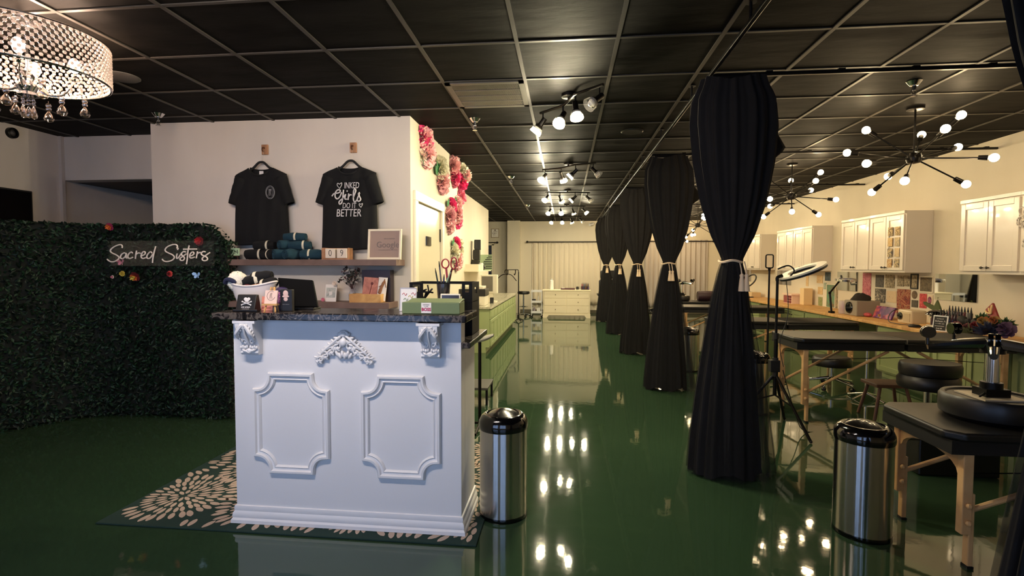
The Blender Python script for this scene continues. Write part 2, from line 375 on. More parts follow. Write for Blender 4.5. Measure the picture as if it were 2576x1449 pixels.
# air vent grille
t=thing('ceiling_vent',(-.6,4.02,CE),'black louvred air vent grille in the ceiling','vent')
f=MB(); x0,x1,y0,y1=-.895,-.31,3.73,4.31
f.box(x0,x1,y0,y0+.04,CE-.014,CE); f.box(x0,x1,y1-.04,y1,CE-.014,CE); f.box(x0,x0+.04,y0,y1,CE-.014,CE); f.box(x1-.04,x1,y0,y1,CE-.014,CE)
for k in (1,2,3): y=y0+.04+k*(y1-y0-.08)/4; f.box(x0,x1,y-.006,y+.006,CE-.013,CE)
build('vent_frame',f,mat('vent_paint',(70,66,60),.35),t,smooth=0)
f=MB()
for i in range(64):
    x=x0+.045+(x1-x0-.09)*i/63; f.box(x-.0018,x+.0018,y0+.04,y1-.04,CE-.010,CE-.002)
build('louvres',f,mat('vent_louvre',(92,86,78),.35),t,smooth=0)
# round wall speaker and dark screen on the left wall
t=thing('wall_speaker',(-5.3,4.41,2.62),'round dark camera-like speaker high on the left wall','speaker')
build('ring',MB().lathe([(.052,0),(.05,.03),(.034,.035),(.034,.012)],24,(-5.3,4.41,2.655),rot=ROTY(90).to_3x3()),black_metal,t)
build('cone',MB().lathe([(.034,.012),(.016,.03),(.004,.033)],18,(-5.3,4.41,2.655),rot=ROTY(90).to_3x3()),mat('grey_cone',(70,66,62),.4),t)
t=thing('wall_screen',(-5.28,3.95,1.62),'dark flat screen on the left wall above the hedge','screen')
build('screen_body',MB().box(-5.3,-5.262,3.35,4.555,1.50,2.12),black,t,bevel=.004,smooth=0)
build('display',MB().box(-5.262,-5.258,3.37,4.54,1.52,2.105),black_gloss,t,smooth=0)
# ---------------------------------------------------------------- boxwood hedge
def hedge():
    t=thing('hedge_wall',(-4.1,4.2,0),'dark green artificial boxwood hedge backdrop behind the reception counter','hedge')
    zt=1.765
    A=(-5.15,3.05); B=(-4.13,4.12); Bc=(-4.0,4.20); C=(-3.02,4.30)
    path=[Vector(p) for p in spline([Vector((A[0],A[1],0)),Vector((-4.72,3.66,0)),Vector((-4.40,4.14,0)),Vector((-4.1,4.29,0)),Vector((-3.6,4.30,0)),Vector((C[0],C[1],0))],8)]
    b=MB(); n=len(path)
    for i in range(n-1):
        p,q=path[i],path[i+1]; d=(q-p).normalized(); nn=Vector((d.y,-d.x,0))*.03
        hz=lambda v: zt-.012 if v.x<-3.25 else zt-.012-((v.x+3.25)/.23)**2*.20
        k=[(p+nn),(q+nn),(q-nn),(p-nn)]
        b.add([(v.x,v.y,.02) for v in k]+[(v.x,v.y,hz(w_)) for v,w_ in zip(k,(p,q,q,p))],[(0,1,5,4),(1,2,6,5),(2,3,7,6),(3,0,4,7),(4,5,6,7),(3,2,1,0)])
    build('backing_panel',b,mat('hedge_dark_backing',(8,16,10),.9),t,smooth=0)
    L=MB(); rnd=random.Random(3); acc=[0]
    for i in range(n-1): acc.append(acc[-1]+(path[i+1]-path[i]).length)
    tot=acc[-1]
    def leaf(p,nrm,s,m):
        nrm=(nrm+Vector((rnd.uniform(-.8,.8),rnd.uniform(-.8,.8),rnd.uniform(-.5,1.0)))).normalized()
        u=nrm.orthogonal().normalized(); u=Matrix.Rotation(rnd.uniform(0,6.28),3,nrm)@u; v=nrm.cross(u)
        L.add([p-u*s,p+v*s*.5+nrm*s*.15,p+u*s,p-v*s*.5+nrm*s*.15],[(0,1,2,3)],m)
    for k in range(15000):
        sdist=rnd.random()*tot; z=rnd.uniform(.0,zt); top=rnd.random()<.05; end=rnd.random()<.035
        if end: sdist=tot
        i=max(j for j in range(n-1) if acc[j]<=sdist) if sdist<tot else n-2
        f=(sdist-acc[i])/(acc[i+1]-acc[i]); p=path[i].lerp(path[i+1],f); d=(path[i+1]-path[i]).normalized(); nn=Vector((d.y,-d.x,0))
        rem=tot-sdist; lim=zt if rem>.2 else zt-.16*(1-rem/.2)**2
        if top: z=lim-.006
        if z>lim: z=lim-rnd.random()*.05
        dep=rnd.uniform(.03,.075)+.012*math.sin(9*sdist)*math.sin(8*z)
        nv=nn
        if top: nv=Vector((0,0,1)); dep=rnd.uniform(-.06,.06)
        if end: nv=d; p=p+d*rnd.uniform(0,.04); dep=rnd.uniform(-.07,.07)
        leaf(p+nn*dep+Vector((0,0,z)),nv,rnd.uniform(.014,.024),rnd.randrange(3))
    o=build('boxwood_leaves',L,[mat('leaf_dark',(9,22,14),.5,spec=.2),mat('leaf_mid',(14,34,20),.5,spec=.25),mat('leaf_light',(24,52,31),.48,spec=.3)],t,smooth=0); o['kind']='stuff'
    return t
hedge()
# neon name sign on its clear acrylic sheet, mounted on the hedge
S_=340/2576
def sign():
    t=thing('name_sign',(-3.68,4.12,1.40),'white script name sign on a clear acrylic sheet on the hedge','sign')
    # crop coordinates of the lettering are mapped to metres in the plane of the hedge
    def P(x,y): return (-4.040+(x-140)*(.981/1945), 4.112, 1.446-(y-715)*(.000430))
    st=[[(440,490),(445,450),(420,425),(370,430),(290,465),(230,515),(215,555),(250,595),(320,630),(370,670),(375,700),(340,740),(280,770),(220,772),(170,745),(148,718)],
    [(515,610),(480,590),(430,620),(405,665),(415,705),(455,705),(500,660),(520,600),(512,660),(515,695),(545,690)],
    [(640,600),(620,575),(585,590),(550,640),(550,690),(590,705),(640,680)],[(715,545),(700,620),(685,712)],[(690,640),(740,595),(790,600)],
    [(800,655),(850,635),(880,600),(865,565),(830,580),(800,640),(805,690),(840,705),(890,685)],
    [(1010,600),(980,570),(940,600),(910,650),(910,695),(950,705),(990,670),(1018,615)],[(1080,455),(1045,580),(1020,700),(1010,795)],
    [(1475,500),(1485,455),(1460,425),(1400,425),(1310,460),(1260,510),(1260,555),(1310,590),(1380,625),(1420,665),(1415,705),(1370,745),(1290,768),(1225,755),(1195,715)],
    [(1480,605),(1465,660),(1470,705),(1500,690)],[(1500,490),(1488,530)],[(1500,690),(1560,600),(1600,565),(1640,575)],
    [(1640,575),(1590,570),(1562,605),(1565,640),(1600,670),(1610,710),(1580,745),(1540,740),(1530,705),(1580,665),(1650,610)],
    [(1705,440),(1680,560),(1665,700),(1645,820)],[(1595,518),(1845,515)],[(1710,655),(1760,640),(1790,605),(1775,575),(1740,590),(1712,640),(1715,685),(1750,695),(1800,675)],
    [(1855,560),(1845,630),(1830,700)],[(1840,625),(1880,590),(1920,585)],[(2000,570),(1960,565),(1925,600),(1940,635),(2010,670),(2040,710),(2010,745),(1960,745),(1940,710),(1980,665),(2085,585)]]
    half=8
    for nm,grp in (('sacred_lettering',st[:half]),('sisters_lettering',st[half:])):
        b=MB()
        for s in grp: b.tube(spline([P(*q) for q in s],4),.0058,7)
        build(nm,b,mat('sign_white_tube',(236,226,214),.4),t)
    build('acrylic_sheet',MB().box(-4.08,-3.03,4.122,4.127,1.385,1.605),clear('acrylic',(255,255,255),.03,.012),t,smooth=0)
    for x in (-4.19,-3.14):
        for z in (1.415,1.61): pass
sign()
def blossom(name,x,z,y,r,cols,label,cat='flower',rows=3,group=None,nrm=(0,-1,0),par=None,rnd=random.Random(5)):
    """a many-petalled flower facing nrm"""
    nv=Vector(nrm).normalized(); u=nv.orthogonal().normalized(); v=nv.cross(u); c=Vector((x,y,z))
    b=MB()
    for k in range(rows):
        q=r*(1-k*.27); m=max(5,9-k*2)
        for i in range(m):
            a=2*PI*i/m+k*.5+rnd.uniform(-.1,.1); d=u*math.cos(a)+v*math.sin(a); s=nv.cross(d)
            base=c+nv*(k*r*.16); lift=r*(.12+.28*k)*rnd.uniform(.8,1.3)
            w=q*.42
            b.add([base,base+d*q*.45-s*w+nv*lift*.5,base+d*q*.95-s*w*.55+nv*lift,base+d*q*1.02+nv*lift*rnd.uniform(.8,1.2),base+d*q*.95+s*w*.55+nv*lift,base+d*q*.45+s*w+nv*lift*.5,base+d*q*.5+nv*lift*.2],
                  [(0,1,6),(1,2,6),(2,3,6),(3,4,6),(4,5,6),(5,0,6)],min(k,len(cols)-1))
    b.sphere(c+nv*r*.45,r*.24,6,min(rows,len(cols)-1))
    return b
def flower(name,x,z,y,r,cols,label,group=None,nrm=(0,-1,0),rows=3,cat='flower',seed=1):
    b=blossom(name,x,z,y,r,cols,label,rows=rows,nrm=nrm,rnd=random.Random(seed))
    return tag(build(name,b,cols,smooth=60),label,cat,group)
red=mat('petal_red',(170,34,40),.7); dred=mat('petal_dark_red',(96,18,26),.7); orange=mat('petal_orange',(214,110,50),.7); yel=mat('petal_yellow',(196,176,72),.7)
mag=mat('petal_magenta',(150,42,84),.7); coral=mat('petal_coral',(206,78,72),.7); pinkm=mat('petal_pink',(216,126,148),.7); bluem=mat('wing_blue',(150,190,235),.6); ivory=mat('petal_ivory',(232,214,196),.7)
hy=4.175
flower('silk_flower',-4.06,1.735,hy,.036,[mag,orange],'magenta and orange silk flower at the top of the hedge','silk flowers on the hedge',(0,-1,-.3))
flower('silk_flower',-3.225,1.605,hy+.03,.042,[dred,red],'dark red silk flower at the right end of the name sign','silk flowers on the hedge')
flower('silk_flower',-3.825,1.29,hy,.045,[dred,orange,yel],'dark red and orange silk flower under the name sign','silk flowers on the hedge',(0,-1,-.4))
flower('silk_flower',-3.49,1.315,hy,.028,[coral,red,dred],'small coral silk flower under the second word of the sign','silk flowers on the hedge')
flower('silk_flower',-4.05,1.285,hy,.016,[ivory,pinkm],'tiny pale pink silk bud low on the hedge','silk flowers on the hedge')
flower('silk_flower',-3.95,1.315,hy,.026,[yel],'small yellow silk sprig between pale bud and pink butterfly','silk flowers on the hedge')
def butterfly(x,z,y,s,m,label):
    b=MB()
    for sx in (-1,1):
        for (dx,dz,q) in ((.55,.35,1.),(.45,-.35,.75)):
            pts=[(0,0),(dx*.3,dz*1.3),(dx*.9,dz*1.6),(dx*1.3,dz*1.0),(dx*1.1,dz*.2),(dx*.5,-dz*.05)]
            b.add([(x+sx*p[0]*s*q,y-.012*abs(p[0])*2-.004,z+p[1]*s*q) for p in pts],[tuple(range(6)) if sx>0 else tuple(range(6))[::-1]],0)
    b.sphere((x,y,z),s*.12,6,1,sc=(.6,.6,3)); 
    tag(build('butterfly',b,[m,black],smooth=0,solid=.001),label,'butterfly','paper butterflies on the hedge')
butterfly(-3.945,1.415,hy-.01,.055,pinkm,'pink paper butterfly under the first word of the sign')
butterfly(-3.235,1.30,hy+.01,.055,bluem,'pale blue paper butterfly at the lower right of the hedge')
# ---------------------------------------------------------------- rug
def rug():
    x0,x1,y0,y1=-2.50,-.43,2.425,3.9
    t=thing('area_rug',(-1.5,3.2,0),'dark green rug with beige petal bursts under the reception counter','rug')
    build('rug_base',MB().box(x0,x1,y0,y1,.001,.010),mat('rug_green',(18,46,40),.95,bump=.3,bscale=300),t,smooth=0,bevel=.003)
    rnd=random.Random(11); cs=[]
    for j in range(-1,4):
        for i in range(-1,6): cs.append((x0+.18+i*.62+(j%2)*.31+rnd.uniform(-.06,.06), y0+.30+j*.50+rnd.uniform(-.05,.05)))
    b=MB()
    for ci,(cx,cy) in enumerate(cs):
        r=.055; k=0
        while r<.62:
            ln=.055+.035*min(1,r/.3); n=max(7,int(2*PI*r/.034)) if r<.2 else int(2*PI*r/.046)
            for i in range(n):
                a=2*PI*(i+.5*(k%2))/n+rnd.uniform(-.03,.03); q=r+rnd.uniform(-.01,.01)
                mx_,my_=cx+q*math.cos(a),cy+q*math.sin(a)
                dm=math.hypot(mx_-cx,my_-cy)
                if any(math.hypot(mx_-px,my_-py)<dm-.004 for j,(px,py) in enumerate(cs) if j!=ci): continue
                w=min(.017,PI*q/n*.72); l=ln*.47*rnd.uniform(.85,1.1); d=(math.cos(a),math.sin(a)); s=(-d[1],d[0])
                ring=[(-1,.25),(-.55,.8),(.1,1.),(.65,.75),(1,.15),(1,-.15),(.65,-.75),(.1,-1.),(-.55,-.8),(-1,-.25)]
                pts=[(mx_+d[0]*l*p+s[0]*w*q_,my_+d[1]*l*p+s[1]*w*q_) for p,q_ in ring]
                if all(x0+.012<p[0]<x1-.012 and y0+.012<p[1]<y1-.012 for p in pts):
                    b.add([(p[0],p[1],.0112) for p in pts],[tuple(range(10))])
            r+=ln*1.02; k+=1
    o=build('petal_pattern',b,mat('rug_beige',(176,156,142),.95),t,smooth=0)
rug()
# ---------------------------------------------------------------- shirts on the partition
WY=4.52
hookm=ramp_mat('hook_wood',[(.3,(150,104,70)),(.7,(190,140,100))],scale=14,rough=.6)
def hook(x,label):
    t=thing('wooden_hook',(x,WY,2.41),label,'hook','wooden wall hooks')
    build('wood_plaque',MB().box(x-.032,x+.032,WY-.018,WY-.001,2.42,2.512),hookm,t,bevel=.004,smooth=0)
    b=MB(); b.tube(spline([(x,WY-.018,2.48),(x,WY-.05,2.475),(x,WY-.055,2.45),(x,WY-.03,2.445)],4),.006,7); build('peg',b,mat('bronze_peg',(96,60,40),.4,metal=.7),t)
    b=MB()
    for s in (-.010,.010): b.tube([(x+s,WY-.045,2.452),(x+s*.6,WY-.055,2.345)],.0011,4)
    build('string',b,mat('pale_string',(190,176,160),.8),t)
hook(-2.783,'wooden wall hook above the black shirt with the small chest badge')
hook(-1.930,'wooden wall hook above the black shirt with white lettering')
def hanger(x,z,label):
    y=WY-.06
    b=MB(); b.tube(spline([(x-.225,y,z-.135),(x-.12,y,z-.075),(x-.075,y,z-.045),(x-.03,y,z-.004),(x,y,z+.004),(x+.03,y,z-.004),(x+.075,y,z-.045),(x+.12,y,z-.075),(x+.225,y,z-.135)],6),.0105,9)
    t=build('clothes_hanger',b,mat('hanger_black_velvet',(12,12,13),.8),None); tag(t,label,'hanger','black clothes hangers')
hanger(-2.79,2.338,'black velvet hanger inside the shirt with the small chest badge')
hanger(-1.935,2.335,'black velvet hanger inside the shirt with white lettering')
def tshirt(cx,zn,zh,label,front,sd):
    """cx centre, zn shoulder height at neck, zh hem height"""
    t=thing('t_shirt',(cx,WY-.06,zh),label,'t-shirt','black shirts on the wall')
    rnd=random.Random(sd); ph=[rnd.uniform(0,6) for _ in range(6)]
    neck=.098; wsh=.235
    def W(v): return .268-.018*v*v-.010*math.sin(v*PI)
    def ztop(a,dip):
        if a<neck: return zn-dip*math.sqrt(max(0,1-(a/neck)**2))
        return zn-(a-neck)*.42
    def fold(x,z): return .006*math.sin(28*x+ph[0]+3*z)+.005*math.sin(55*x+ph[1]-4*z)+.004*math.sin(14*z+ph[2]+9*x)
    b=MB(); nu,nv=45,40
    def face(sgn,dip):
        def fn(u,v):
            s=2*u-1; x=W(v)*s; zt=ztop(abs(x),dip); z=zh+.006*math.sin(9*x+ph[3])+(zt-zh)*v
            e=math.sqrt(max(0,1-abs(s)**4)); d=.052*e*(.55+.45*math.sin(PI*min(1,v*1.1+.1)))
            f=fold(x,z)*e*(1.2-.5*v)
            return (cx+x, WY-.062+sgn*(d*(.9 if sgn<0 else .8))+f*.6, z)
        return fn
    b.sheet(nu,nv,face(-1,.075)); b.sheet(nu,nv,face(1,.018))
    build('body',b,fabric_black,t,smooth=80,solid=.004)
    for sx in (-1,1):
        q=MB()
        A=Vector((cx+sx*.186,WY-.062,zn-.092)); Bp=Vector((cx+sx*.272,WY-.066,zn-.335)); d=(Bp-A).normalized(); side=Vector((d.z*-sx,0,d.x*sx))
        side=Vector((-d.z,0,d.x))*(1 if sx>0 else 1)
        def fn(u,v,A=A,Bp=Bp,side=side):
            a=2*PI*u; p=A.lerp(Bp,v); w=.064-.014*v; dd=.040*(1-.15*v)
            o_=p+side*(w*math.cos(a))+Vector((0,dd*math.sin(a),0)); o_.y+=.004*math.sin(16*v+5*a+ph[4]); return o_
        q.sheet(24,9,fn,closeu=True); build('sleeve',q,fabric_black,t,smooth=80,solid=.003)
    q=MB(); pts=[(cx-neck*math.cos(PI*i/20),WY-.062-.036*math.sin(PI*i/20)-.002,zn-.075*math.sin(PI*i/20)) for i in range(21)]
    q.tube(pts,.007,6); q.tube([(cx-neck*math.cos(PI*i/20),WY-.062+.03*math.sin(PI*i/20),zn-.018*math.sin(PI*i/20)) for i in range(21)],.007,6)
    build('collar',q,mat('collar_rib',(14,14,15),.9),t)
    return t
t1=tshirt(-2.795,2.29,1.585,'black shirt with a small white oval chest badge, left of the two on the wall',True,2)
ink=mat('white_ink',(214,210,208),.7); inkg=mat('grey_ink',(120,120,122),.7)
build('neck_label',MB().box(-2.815,-2.775,WY-.055,WY-.052,2.222,2.262),paper,t1,smooth=0)
q=MB(); bx,bz,by=-2.672,2.055,WY-.122
for rr_,w in ((1,.0035),(.82,.002)):
    q.tube([(bx+.042*rr_*math.cos(2*PI*i/28),by,bz+.058*rr_*math.sin(2*PI*i/28)) for i in range(28)],w,5,closed=True)
for k in range(5): q.tube(spline([(bx-.02+.01*k,by,bz-.03),(bx-.012+.006*k+.008*math.sin(k*2),by,bz),(bx-.016+.008*k,by,bz+.032)],4),.002,5)
q.sphere((bx,by,bz+.02),.010,8,sc=(1,.2,1.2))
build('chest_badge',q,inkg,t1)
t2=tshirt(-1.948,2.285,1.535,'black shirt with white brush lettering, right of the two on the wall',False,5)
def crop5(x,y): return (-2.26+(x-1222)*(.614/823)*1.0, WY-.1215, 1.972-(y-790)*.000746)
q=MB()
for s in [[(1455,735),(1480,705),(1520,700),(1550,690),(1560,668),(1530,660),(1500,690),(1495,740),(1520,768),(1555,740),(1578,690)],[(1600,660),(1592,740),(1578,808),(1552,832),(1545,800),(1590,760),(1622,718)],
  [(1628,712),(1616,768),(1645,772)],[(1645,668),(1646,684)],[(1665,705),(1656,782)],[(1661,748),(1680,722),(1702,724)],[(1716,765),(1742,705),(1752,668),(1738,652),(1724,690),(1722,772),(1738,806),(1765,785)],
  [(1765,785),(1800,700),(1785,712),(1800,745),(1812,778),(1790,800),(1772,790)]]: q.tube(spline([crop5(*p) for p in s],4),.0062,6)
for (hx,hy_,hs) in ((1553,610,34),(1815,848,24)):
    q.tube(spline([crop5(hx+hs*a,hy_+hs*c) for a,c in ((0,1.0),(-.9,-.1),(-.7,-.9),(-.1,-.5),(.2,-.7),(.75,-1.0),(.7,-.2),(0,1.0))],4),.003,5)
x,y,z=crop5(1700,612); q.text('INKED',.078,FX(x,y,z),sx=.62,shear=.15)
x,y,z=crop5(1668,852); q.text('DO IT',.070,FX(x,y,z),sx=.68,shear=.12)
x,y,z=crop5(1660,940); q.text('BETTER',.096,FX(x,y,z),sx=.72,shear=.12)
build('lettering',q,ink,t2,smooth=0)
# ---------------------------------------------------------------- shelves
def shelf(x0,x1,zt,label):
    tag(build('floating_shelf',MB().box(x0,x1,WY-.24,WY-.001,zt-.053,zt),walnut,bevel=.003,smooth=0),label,'shelf','grey brown floating shelves')
ZU,ZL=1.445,1.068
shelf(-3.17,-1.457,ZU,'upper grey-brown floating shelf under the black shirts')
shelf(-3.18,-1.525,ZL,'lower grey-brown floating shelf right above the counter top')
# price card on its easel
t=thing('price_sign',(-2.99,4.36,ZU),'small mint price card on a little dark easel at the shelf left end','sign')
build('card',MB().box(-3.05,-2.945,4.345,4.349,ZU+.035,ZU+.103),mat('mint_card',(176,204,160),.6),t,smooth=0)
build('price_text',MB().text('$24',.055,FX(-2.997,4.3435,ZU+.068)),mat('dark_print',(70,80,66),.7),t,smooth=0)
b=MB()
for sx in (-.032,.032): b.cyl((-2.998+sx,4.352,ZU),(-2.998+sx*.7,4.352,ZU+.09),.004,n=6)
b.cyl((-2.998,4.39,ZU),(-2.998,4.354,ZU+.09),.004,n=6); b.box(-3.04,-2.955,4.338,4.352,ZU+.027,ZU+.034)
build('easel',b,mat('dark_easel',(74,48,36),.5),t)
# rolled garments
teal=mat('teal_cotton',(18,52,66),.95,noise=.3,nscale=20); bandm=mat('paper_band',(212,204,178),.7)
def roll(x,y,z,r,l,m,ang,band,label,group,seed,tilt=0):
    """rolled garment with its axis near X"""
    t=thing('rolled_shirt',(x,y,z-r),label,'shirt roll',group); rnd=random.Random(seed)
    rot=ROTZ(ang)@ROTY(90+tilt)
    b=MB(); n=28; k=14; ph=rnd.uniform(0,6)
    def fn(u,v):
        a=2*PI*u; e=min(1,math.sin(PI*min(1,max(0,(.5-abs(v-.5))*2.6)/1)/2)*1.0+.0)
        rad=r*(.80+.20*e)*(1+.05*math.sin(3*a+ph)+.035*math.sin(11*v+2*a+ph))
        p=rot.to_3x3()@Vector((rad*math.cos(a),rad*math.sin(a),(v-.5)*l)); return Vector((x,y,z))+p
    b.sheet(n,k,fn,closeu=True)
    # spiral ends
    for e in (-.5,.5):
        pts=[Vector((x,y,z))+rot.to_3x3()@Vector((r*.85*(1-j/40)*math.cos(j*.5),r*.85*(1-j/40)*math.sin(j*.5),e*l*.985)) for j in range(38)]
        b.tube(pts,r*.13,5)
        b.lathe([(r*.8,e*l*.97),(r*.01,e*l*.97)],16,(x,y,z),rot=rot.to_3x3(),cap=False)
    build('roll_body',b,m,t,smooth=70)
    if band is not None:
        q=MB(); w=.018; q.lathe([(r*1.05,band*l-w/2),(r*1.06,band*l+w/2)],24,(x,y,z),rot=rot.to_3x3(),cap=False); build('band',q,bandm,t,smooth=70)
y0=4.38
roll(-2.815,y0,ZU+.048,.048,.17,fabric_black,4,.30,'black rolled shirt at the left on the upper shelf','black rolled shirts on the upper shelf',1)
roll(-2.675,y0-.02,ZU+.046,.046,.15,fabric_black,-25,.2,'black rolled shirt at the right of the black pile on the upper shelf','black rolled shirts on the upper shelf',2)
roll(-2.735,y0+.02,ZU+.128,.044,.19,fabric_black,3,.18,'black rolled shirt on top of the black pile','black rolled shirts on the upper shelf',3)
tg='teal rolled shirts on the upper shelf'
roll(-2.545,y0-.02,ZU+.05,.05,.15,teal,55,None,'teal rolled shirt at the left bottom of the teal pile',tg,4)
roll(-2.44,y0-.03,ZU+.048,.048,.16,teal,70,None,'teal rolled shirt at the middle bottom of the teal pile',tg,5)
roll(-2.275,y0,ZU+.046,.046,.19,teal,6,-.08,'teal rolled shirt with paper band at the right bottom of the teal pile',tg,6)
roll(-2.505,y0,ZU+.135,.045,.15,teal,60,None,'teal rolled shirt in the second layer, left',tg,7)
roll(-2.385,y0,ZU+.130,.042,.19,teal,8,.2,'teal rolled shirt in the second layer, right',tg,8)
roll(-2.43,y0,ZU+.205,.037,.20,teal,2,.05,'teal rolled shirt on the very top of the teal pile',tg,9)
# perpetual calendar blocks
t=thing('calendar_stand',(-2.03,4.37,ZU),'light wood stand holding the two number blocks','calendar')
b=MB(); b.box(-2.158,-1.905,4.33,4.42,ZU,ZU+.012); b.box(-2.158,-2.118,4.33,4.42,ZU+.012,ZU+.104); b.box(-2.158,-1.905,4.405,4.42,ZU+.012,ZU+.104); b.box(-1.917,-1.905,4.33,4.405,ZU+.012,ZU+.104); build('wood_tray',b,hookm,t,smooth=0,bevel=.002)
for i,(dx,ch,lb) in enumerate(((-2.073,'0','cream number block with the zero'),(-1.966,'9','cream number block with the nine'))):
    t=thing('number_block',(dx,4.36,ZU+.0125),lb,'calendar block','calendar number blocks')
    build('cube',MB().box(dx-.046,dx+.046,4.322,4.402,ZU+.0125,ZU+.098),mat('block_cream',(220,206,186),.6),t,smooth=0,bevel=.003)
    build('numeral',MB().text(ch,.082,FX(dx,4.3195,ZU+.055),sx=.8,bold=-.0012),mat('numeral_dark',(48,42,40),.6),t,smooth=0)
# mirror-like glass frame with review text
t=thing('glass_frame',(-1.585,4.37,ZU),'white square frame with reflective glass on the right end of the upper shelf','frame')
T=Matrix.Translation((-1.585,4.338,ZU))@ROTZ(-3)@ROTX(-6)
b=MB(); b.T=T; h=.27; w=.155
b.box(-w,w,-.012,.008,0,.018); b.box(-w,w,-.012,.008,h-.018,h); b.box(-w,-w+.018,-.012,.008,.018,h-.018); b.box(w-.018,w,-.012,.008,.018,h-.018); build('frame_rim',b,mat('frame_cream_white',(240,228,200),.4),t,smooth=0,bevel=.002)
b=MB(); b.T=T; b.box(-w+.018,w-.018,-.004,.004,.018,h-.018); build('glass_face',b,mat('dusty_rose_glass',(176,152,140),.04,spec=1.0,coat=1),t,smooth=0)
b=MB(); b.T=T; b.text('Google',.075,FX(.03,-.0055,.13),sx=.95); scribble(b,.045,-.0055,.185,.10,.009,1); scribble(b,.03,-.0055,.085,.17,.006,2); build('glass_lettering',b,mat('frosted_print',(116,102,98),.6),t,smooth=0)
# ---- lower shelf
t=thing('photo_clip',(-2.10,4.37,ZL),'small white photo card with pale flower clips on the lower shelf','photo')
b=MB(); b.T=Matrix.Translation((-2.105,4.38,ZL))@ROTZ(-4)@ROTX(-10); b.box(-.055,.055,-.004,.004,0,.155); build('card',b,paper,t,smooth=0)
b=MB(); b.T=Matrix.Translation((-2.105,4.38,ZL))@ROTZ(-4)@ROTX(-10); b.box(-.045,.045,-.0052,-.0042,.035,.125); build('print',b,ramp_mat('pale_landscape',[(.3,(150,150,146)),(.5,(190,196,186)),(.7,(206,176,170))],scale=22,rough=.6),t,smooth=0)
build('corner_flower',blossom('f',-2.055,ZL+.165,4.36,.022,[ivory],'',rows=2),[ivory],t,smooth=60); build('corner_flower',blossom('f',-2.165,ZL+.018,4.36,.018,[ivory],'',rows=2),[pinkm],t,smooth=60)
build('card_stand',MB().box(-2.12,-2.09,4.385,4.43,ZL,ZL+.09),paper,t,smooth=0)
t=thing('flower_vase',(-1.905,4.40,ZL),'small glass vase with dark dried flowers left of the wooden card holder','vase')
build('vase_glass',MB().lathe([(.026,ZL),(.034,ZL+.02),(.036,ZL+.06),(.022,ZL+.10),(.027,ZL+.115)],18,(-1.905,4.40,0)),mat('vase_clear',(190,186,190),.05,alpha=.45,spec=.9),t)
b=MB(); rnd=random.Random(4); dl=mat('dried_leaf',(34,40,36),.8); db=mat('dried_flower',(74,44,44),.8); dw=mat('dried_pale',(176,170,160),.8)
for i in range(16):
    e=Vector((-1.905+rnd.uniform(-.075,.07),4.40+rnd.uniform(-.06,.06),ZL+rnd.uniform(.15,.29))); b.tube([(-1.905,4.40,ZL+.05),(-1.905+rnd.uniform(-.01,.01),4.40,ZL+.11),e],.0016,4,1)
    for j in range(9):
        p=e+Vector((rnd.uniform(-.03,.03),rnd.uniform(-.03,.03),rnd.uniform(-.03,.03))); d=Vector((rnd.uniform(-1,1),rnd.uniform(-1,1),rnd.uniform(-1,1))).normalized()*.02; s=d.orthogonal().normalized()*.008
        b.add([p-d,p+s,p+d,p-s],[(0,1,2,3)],[0,0,0,1,1,2][rnd.randrange(6)] if i%5 else 2)
build('dried_bouquet',b,[dl,db,dw],t,smooth=0)
t=thing('card_holder',(-1.715,4.36,ZL),'light wooden card holder block on the right of the lower shelf','holder')
b=MB(); b.box(-1.885,-1.60,4.28,4.40,ZL,ZL+.012); b.box(-1.885,-1.60,4.28,4.292,ZL+.012,ZL+.075); b.box(-1.885,-1.873,4.292,4.40,ZL+.012,ZL+.075); b.box(-1.612,-1.60,4.292,4.40,ZL+.012,ZL+.075); b.box(-1.873,-1.612,4.388,4.40,ZL+.012,ZL+.075); build('holder_block',b,oak,t,smooth=0,bevel=.002)
t=thing('display_box',(-1.68,4.44,ZL),'tall dark plum box standing behind the wooden card holder','box')
build('box_body',MB().box(-1.815,-1.555,4.405,4.50,ZL,ZL+.285),mat('dark_plum',(30,14,20),.4),t,smooth=0,bevel=.003)
build('lid_lip',MB().box(-1.815,-1.555,4.397,4.405,ZL+.215,ZL+.285),mat('dark_plum_lid',(36,17,24),.35),t,smooth=0)
def leaning_card(x0,x1,y,z0,z1,m,label,name='greeting_card'):
    t=thing(name,((x0+x1)/2,y,z0),label,'card','cards in the wooden holder'); b=MB(); b.T=Matrix.Translation(((x0+x1)/2,y,z0))@ROTX(-9)@ROTY(4); w=(x1-x0)/2; b.box(-w,w,-.002,.002,0,z1-z0); build('card_face',b,m,t,smooth=0); return t
t=leaning_card(-1.80,-1.665,4.345,ZL+.0125,ZL+.222,ramp_mat('rose_map',[(.35,(170,104,92)),(.55,(196,128,110)),(.7,(206,146,124))],scale=16,rough=.6),'rose pink card with a faint drawn flower in the wooden holder')
b=MB(); b.T=Matrix.Translation((-1.732,4.345,ZL+.0125))@ROTX(-9)@ROTY(4); b.tube([(-.005,-.0035,.03),(.004,-.0035,.09),(.012,-.0035,.15)],.003,5); b.sphere((.013,-.0035,.155),.013,8,sc=(1,.2,1)); build('drawn_flower',b,mat('maroon_ink',(110,50,50),.7),t)
t=leaning_card(-1.668,-1.585,4.352,ZL+.0125,ZL+.222,paper,'white card with a brown figure drawing beside the rose card')
